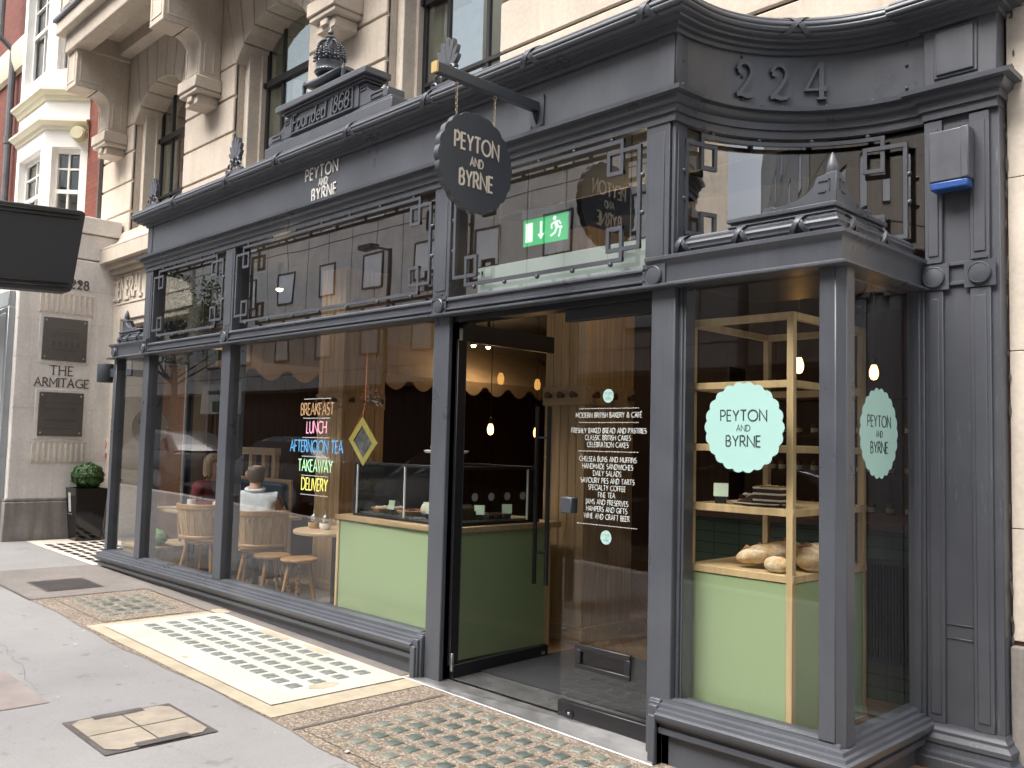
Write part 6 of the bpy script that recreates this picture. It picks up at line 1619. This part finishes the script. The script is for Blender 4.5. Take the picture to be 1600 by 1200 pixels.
# bench with cushion and blue banquette
t = thing('window_bench', 'low oak bench along the left end of the cafe window', 'bench', (-6.75, .45, 0))
m = MB(); m.box(-7.0, -6.35, .16, .84, .0, .30); obj('bench_box', m, OAKH, t, smooth=0); m = MB(); m.box(-7.02, -6.32, .14, .84, .30, .335); obj('bench_seat', m, OAKH, t, bevel=.004)
t = thing('bench_cushion', 'green checked bolster cushion on the window bench', 'cushion', (-6.7, .3, .34))
m = MB(); rg = []
for i in range(13):
    q = i / 12; x = -6.95 + .6 * q; w = .085 * (max(.05, 1 - abs(2 * q - 1) ** 4)) ** .5
    rg.append([(x, .30 + w * 1.25 * math.cos(2 * pi * k / 14), .42 + w * math.sin(2 * pi * k / 14)) for k in range(14)])
m.rings(rg); obj('cover', m, CUSH, t, smooth=70)
t = thing('banquette', 'navy blue upholstered banquette behind the cafe tables', 'banquette', (-6.5, 1.1, 0))
m = MB(); m.box(-7.3, -5.75, .86, 1.27, .0, .46); m.box(-7.3, -5.75, 1.27, 1.38, .0, 1.0); obj('upholstery', m, BLUEV, t, bevel=.04, seg=3)
m = MB(); m.box(-7.32, -5.73, 1.38, 1.41, 0, 1.03); obj('oak_back', m, OAKH, t, bevel=.004)
t = thing('oak_screen', 'oak framed open screen behind the seated couple', 'screen', (-6.75, 1.46, 0))
m = MB(); m.box(-7.34, -6.16, 1.42, 1.50, 1.28, 1.36)
for x in (-7.34, -7.05, -6.75, -6.46, -6.24): m.box(x, x + .07, 1.43, 1.49, 0, 1.28)
obj('frame', m, OAKH, t, bevel=.004)
# table ware
t = thing('mug', 'white mug on the table behind the left pane', 'mug', (-6.02, .40, .74))
m = MB(); m.lathe([(.001, .741), (.038, .741), (.042, .75), (.042, .838), (.038, .838), (.037, .752), (.001, .752)], (-6.0, .42, 0), 24); m.tube([(-6.0 - .04 - .03 * math.sin(q * pi / 8) , .42 - .01, .79 + .028 * math.cos(q * pi / 8)) for q in range(9)], .0065, 8); obj('china', m, CERAMIC, t, smooth=40)
t = thing('side_plate', 'white side plate with a napkin beside the mug', 'plate', (-6.13, .36, .74))
m = MB(); m.lathe([(.001, .741), (.06, .741), (.095, .752), (.092, .755), (.06, .746), (.001, .746)], (-6.14, .37, 0), 28); obj('china', m, CERAMIC, t, smooth=40)
t = thing('sugar_bowl', 'small sugar bowl at the far side of the mug table', 'bowl', (-5.98, .66, .74))
m = MB(); m.lathe([(.001, .741), (.028, .741), (.045, .765), (.04, .80), (.02, .812), (.001, .815)], (-5.98, .68, 0), 20); obj('jar', m, CREAMF, t, smooth=40)
def pourer(label, x, y, fill):
    t = thing('sugar_pourer', label, 'sugar pourer', (x, y, .74)); m = MB(); m.lathe([(.001, .741), (.036, .741), (.048, .765), (.047, .79), (.001, .79)], (x, y, 0), 20); obj('sugar', m, fill, t, smooth=40)
    m = MB(); m.lathe([(.047, .791), (.042, .81), (.028, .822)], (x, y, 0), 20); obj('glass', m, GLASS_CASE, t, smooth=60)
    m = MB(); m.lathe([(.030, .82), (.031, .838), (.012, .85), (.007, .86), (.007, .895), (.001, .896)], (x, y, 0), 14); obj('spout', m, STEEL, t, smooth=40)
pourer('glass pourer of brown sugar on the small round table', -3.70, .40, SUGAR); pourer('glass pourer of white sugar on the small round table', -3.56, .42, SALT)
t = thing('white_bowl', 'white bowl on the dim round table at the back', 'bowl', (-5.45, 1.95, .74))
m = MB(); m.lathe([(.001, .741), (.035, .741), (.06, .77), (.062, .80), (.045, .83), (.001, .835)], (-5.42, 1.92, 0), 20); obj('china', m, CERAMIC, t, smooth=40)
# ------------------------------------------------------------------ people
def skin_mesh(name, verts, edges, radii, matl, parent, sub=2, root=0):
    me = bpy.data.meshes.new(name); off = origin(parent)
    me.from_pydata([(v[0] - off.x, v[1] - off.y, v[2] - off.z) for v in verts], edges, [])
    o = bpy.data.objects.new(name, me); COL.objects.link(o); o.parent = parent; ORG[o.name] = off
    o.modifiers.new('skin', 'SKIN'); s = o.modifiers.new('sub', 'SUBSURF'); s.levels = sub; s.render_levels = sub
    for i, d in enumerate(me.skin_vertices[0].data):
        r = radii[i]; d.radius = r if isinstance(r, tuple) else (r, r); d.use_root = (i == root)
    me.materials.append(matl)
    dg = bpy.context.evaluated_depsgraph_get(); dg.update()
    nm = bpy.data.meshes.new_from_object(o.evaluated_get(dg)); nm.materials.clear(); nm.materials.append(matl)
    nm.polygons.foreach_set('use_smooth', [True] * len(nm.polygons))
    o.modifiers.clear(); o.data = nm; nm.name = name; bpy.data.meshes.remove(me)
    return o
class Skel:
    def __init__(s, F): s.v = []; s.e = []; s.r = []; s.F = F
    def p(s, x, y, z, r, par=None):
        s.v.append(s.F(x, y, z)); s.r.append(r); i = len(s.v) - 1
        if par is not None: s.e.append((par, i))
        return i
    def chain(s, par, pts):
        for q in pts: par = s.p(*q, par=par)
        return par
def person(label, base, rz, hair, top, legs, armL, armR, hairfn, seat=.46, lean=.0, head_turn=0, scale=1.0, longsleeve=False, cush=0):
    t = thing('person', label, 'person', (base[0], base[1], 0))
    c, s_ = math.cos(rz), math.sin(rz)
    def F(x, y, z): x *= scale; y *= scale; return (base[0] + c * x - s_ * y, base[1] + s_ * x + c * y, base[2] + z * scale)   # +y is the way the person faces
    K = Skel(F)
    pel = K.p(0, 0, .54, (.15, .12)); ab = K.p(0, .0 + lean * .3, .68, (.135, .105), pel); chs = K.p(0, .0 + lean * .8, .88, (.15, .11), ab); nk0 = K.p(0, lean, 1.0, (.085, .075), chs)
    nk = K.p(0, lean * 1.1 + .01, 1.06, (.055, .058), nk0); hd0 = K.p(0, lean * 1.2 + .035, 1.13, (.062, .078), nk); hd1 = K.p(0, lean * 1.2 + .03, 1.20, (.078, .095), hd0); hd2 = K.p(0, lean * 1.2 + .02, 1.265, (.062, .075), hd1)
    ends = []
    for sx_, arm in ((-1, armL), (1, armR)):
        sh = K.p(sx_ * .165, lean * .9, .955, .062, chs); el = K.chain(sh, [(*arm[0], .044)]); mid = K.p(*[(arm[0][i] + arm[1][i]) / 2 for i in range(3)], .039, el); wr = K.p(*arm[1], .027, mid)
        d = (Vector(arm[1]) - Vector(arm[0])).normalized(); side = d.cross(Vector((0, 0, 1))).normalized(); dn = side.cross(d)
        palm = K.p(*(Vector(arm[1]) + d * .05), (.034, .018), wr)
        for k, ln in enumerate((.062, .072, .068, .052)):
            off = side * (.027 - .018 * k); a0 = Vector(arm[1]) + d * .085 + off; K.chain(palm, [(*a0, .009), (*(a0 + d * ln * .55 - dn * .012), .0085), (*(a0 + d * ln * .9 - dn * .035), .007)])
        a0 = Vector(arm[1]) + d * .045 - side * sx_ * .04; K.chain(palm, [(*a0, .0105), (*(a0 + d * .04 - dn * .01), .009)])
    for sx_ in (-1, 1):
        hip = K.p(sx_ * .09, .05, .52, .088, pel); kn = K.p(sx_ * .11, .43, .50, .062, hip); calf = K.p(sx_ * .11, .44, .33, .056, kn); an = K.p(sx_ * .11, .42, .09, .037, calf); K.chain(an, [(sx_ * .115, .50, .045, .036), (sx_ * .12, .60, .03, .028)])
    b = skin_mesh('body', K.v, K.e, K.r, SKIN, t)
    # clothes: top over torso and upper arms
    K2 = Skel(F); p0 = K2.p(0, .0, .52, (.185, .15)); a1 = K2.p(0, lean * .3 - .005, .68, (.17, .135), p0); c1 = K2.p(0, lean * .8 - .005, .88, (.178, .13), a1); n1 = K2.p(0, lean, .985, (.105, .09), c1); K2.p(0, lean * 1.08, 1.045, (.068, .068), n1)
    for sx_, arm in ((-1, armL), (1, armR)):
        sh = K2.p(sx_ * .17, lean * .9, .95, .08, c1); A, B_ = Vector(arm[0]), Vector(arm[1]); e1 = K2.p(*(A if longsleeve else Vector((sx_ * .17, lean * .9, .95)).lerp(A, .9)), .058, sh)
        if longsleeve: K2.chain(e1, [(*A.lerp(B_, .5), .048), (*A.lerp(B_, .92), .036)])
    skin_mesh('shirt', K2.v, K2.e, K2.r, top, t)
    K3 = Skel(F); p0 = K3.p(0, .0, .545, (.175, .14))
    for sx_ in (-1, 1): K3.chain(p0, [(sx_ * .09, .06, .525, .108), (sx_ * .11, .43, .505, .078), (sx_ * .11, .445, .33, .070), (sx_ * .11, .425, .12, .058)])
    skin_mesh('trousers', K3.v, K3.e, K3.r, legs, t)
    K4 = [Skel(F), Skel(F)]
    for k, sx_ in enumerate((-1, 1)):
        m = MB(); pts = [F(sx_ * .112, y_, .045) for y_ in (.385, .43, .5, .58, .635)]; m.tube(pts, [.03, .045, .046, .042, .02], 12); obj('shoe', m, BLACK, t, smooth=60)
    # face details
    hy = lean * 1.2
    m = MB(); m.hexa([F(-.014, hy + .115, 1.155), F(.014, hy + .115, 1.155), F(.010, hy + .145, 1.157), F(-.010, hy + .145, 1.157)], [F(-.008, hy + .115, 1.205), F(.008, hy + .115, 1.205), F(.006, hy + .124, 1.205), F(-.006, hy + .124, 1.205)])
    for sx_ in (-1, 1): m.ball(F(sx_ * .083, hy + .02, 1.175), .026, 10, 8, (.5, .9, 1.25))
    obj('nose_and_ears', m, SKIN, t, smooth=60, bevel=.004, seg=2)
    m = MB()
    for sx_ in (-1, 1): m.ball(F(sx_ * .031, hy + .117, 1.198), .010, 8, 6)
    obj('eye', m, CERAMIC, t)
    m = MB()
    for sx_ in (-1, 1): m.ball(F(sx_ * .031, hy + .1245, 1.198), .0048, 8, 6)
    obj('iris', m, BARK, t)
    m = MB(); m.tube([F(-.024, hy + .113, 1.128), F(0, hy + .124, 1.131), F(.024, hy + .113, 1.128)], .005, 6); obj('mouth', m, BERRY, t)
    hairfn(F, hy, t)
    return t
def bob(F, hy, t):
    r = random.Random(4); m = MB(); rg = []; n = 40
    for j in range(15):
        q = j / 14; z = 1.318 - .25 * q
        rr = .108 * math.sqrt(max(.02, 1 - (max(0, (z - 1.205)) / .118) ** 2)) * (1 + .05 * math.sin(q * 3))
        row = []
        for k in range(n):
            a = 2 * pi * k / n; fa = abs(((a + pi) % (2 * pi)) - pi)
            open_ = max(0, min(1, (1.0 - fa) / .35)) * max(0, min(1, (1.235 - z) / .03)); st = 1 + .035 * math.sin(k * 2.4 + q * 2) + r.uniform(-.012, .012)
            R = rr * st * (1 - .55 * open_)
            row.append(F(R * math.sin(a) * .96, hy + .012 + R * math.cos(a), z + (.018 * math.sin(k * 1.7) if q > .85 else 0)))
        rg.append(row)
    m.rings(rg); obj('hair', m, HAIRB, t, smooth=70)
def cropped(F, hy, t):
    m = MB(); rg = []; prof = ((1.095, .055, .06), (1.11, .066, .080), (1.15, .079, .098), (1.19, .083, .106), (1.225, .081, .104), (1.245, .074, .094), (1.25, .058, .078))
    for z, rx, ry in prof:
        rg.append([F(rx * math.sin(a), hy + .022 + ry * math.cos(a) * 1.0, z) for a in [math.radians(180 - 98 + 196 * k / 19) for k in range(20)]])
    m.rings(rg, False); obj('hair', m, HAIRG, t, smooth=70)
    m = MB(); m.tube([F(-.083, hy + .01, 1.20), F(-.074, hy + .10, 1.203), F(0, hy + .135, 1.205), F(.074, hy + .10, 1.203), F(.083, hy + .01, 1.20)], .0035, 6); obj('glasses', m, STEEL, t)
    m = MB(); m.tube([F(.082 * math.sin(q), lean_c + .076 * math.cos(q), 1.035 + .012 * math.cos(q)) for q in [pi * k / 8 for k in range(16)]], .017, 8, True); obj('collar', m, SHIRT, t, smooth=60)
lean_c = .05
person('balding man in a pale short sleeved shirt seated with his back to the window', (-5.0, .56, -.05), math.radians(52), None, SHIRT, JEANS,
       ((-.27, .14, .75), (-.16, .38, .80)), ((.27, .14, .75), (.12, .38, .80)), cropped, lean=.05)
person('blonde woman in a dark red top seated behind the left pane facing the street', (-6.80, .98, -.03), math.radians(-82), None, REDTOP, GREYTROU,
       ((-.24, .12, .74), (-.10, .34, .78)), ((.24, .12, .74), (.06, .36, .80)), bob, lean=.06, longsleeve=True)
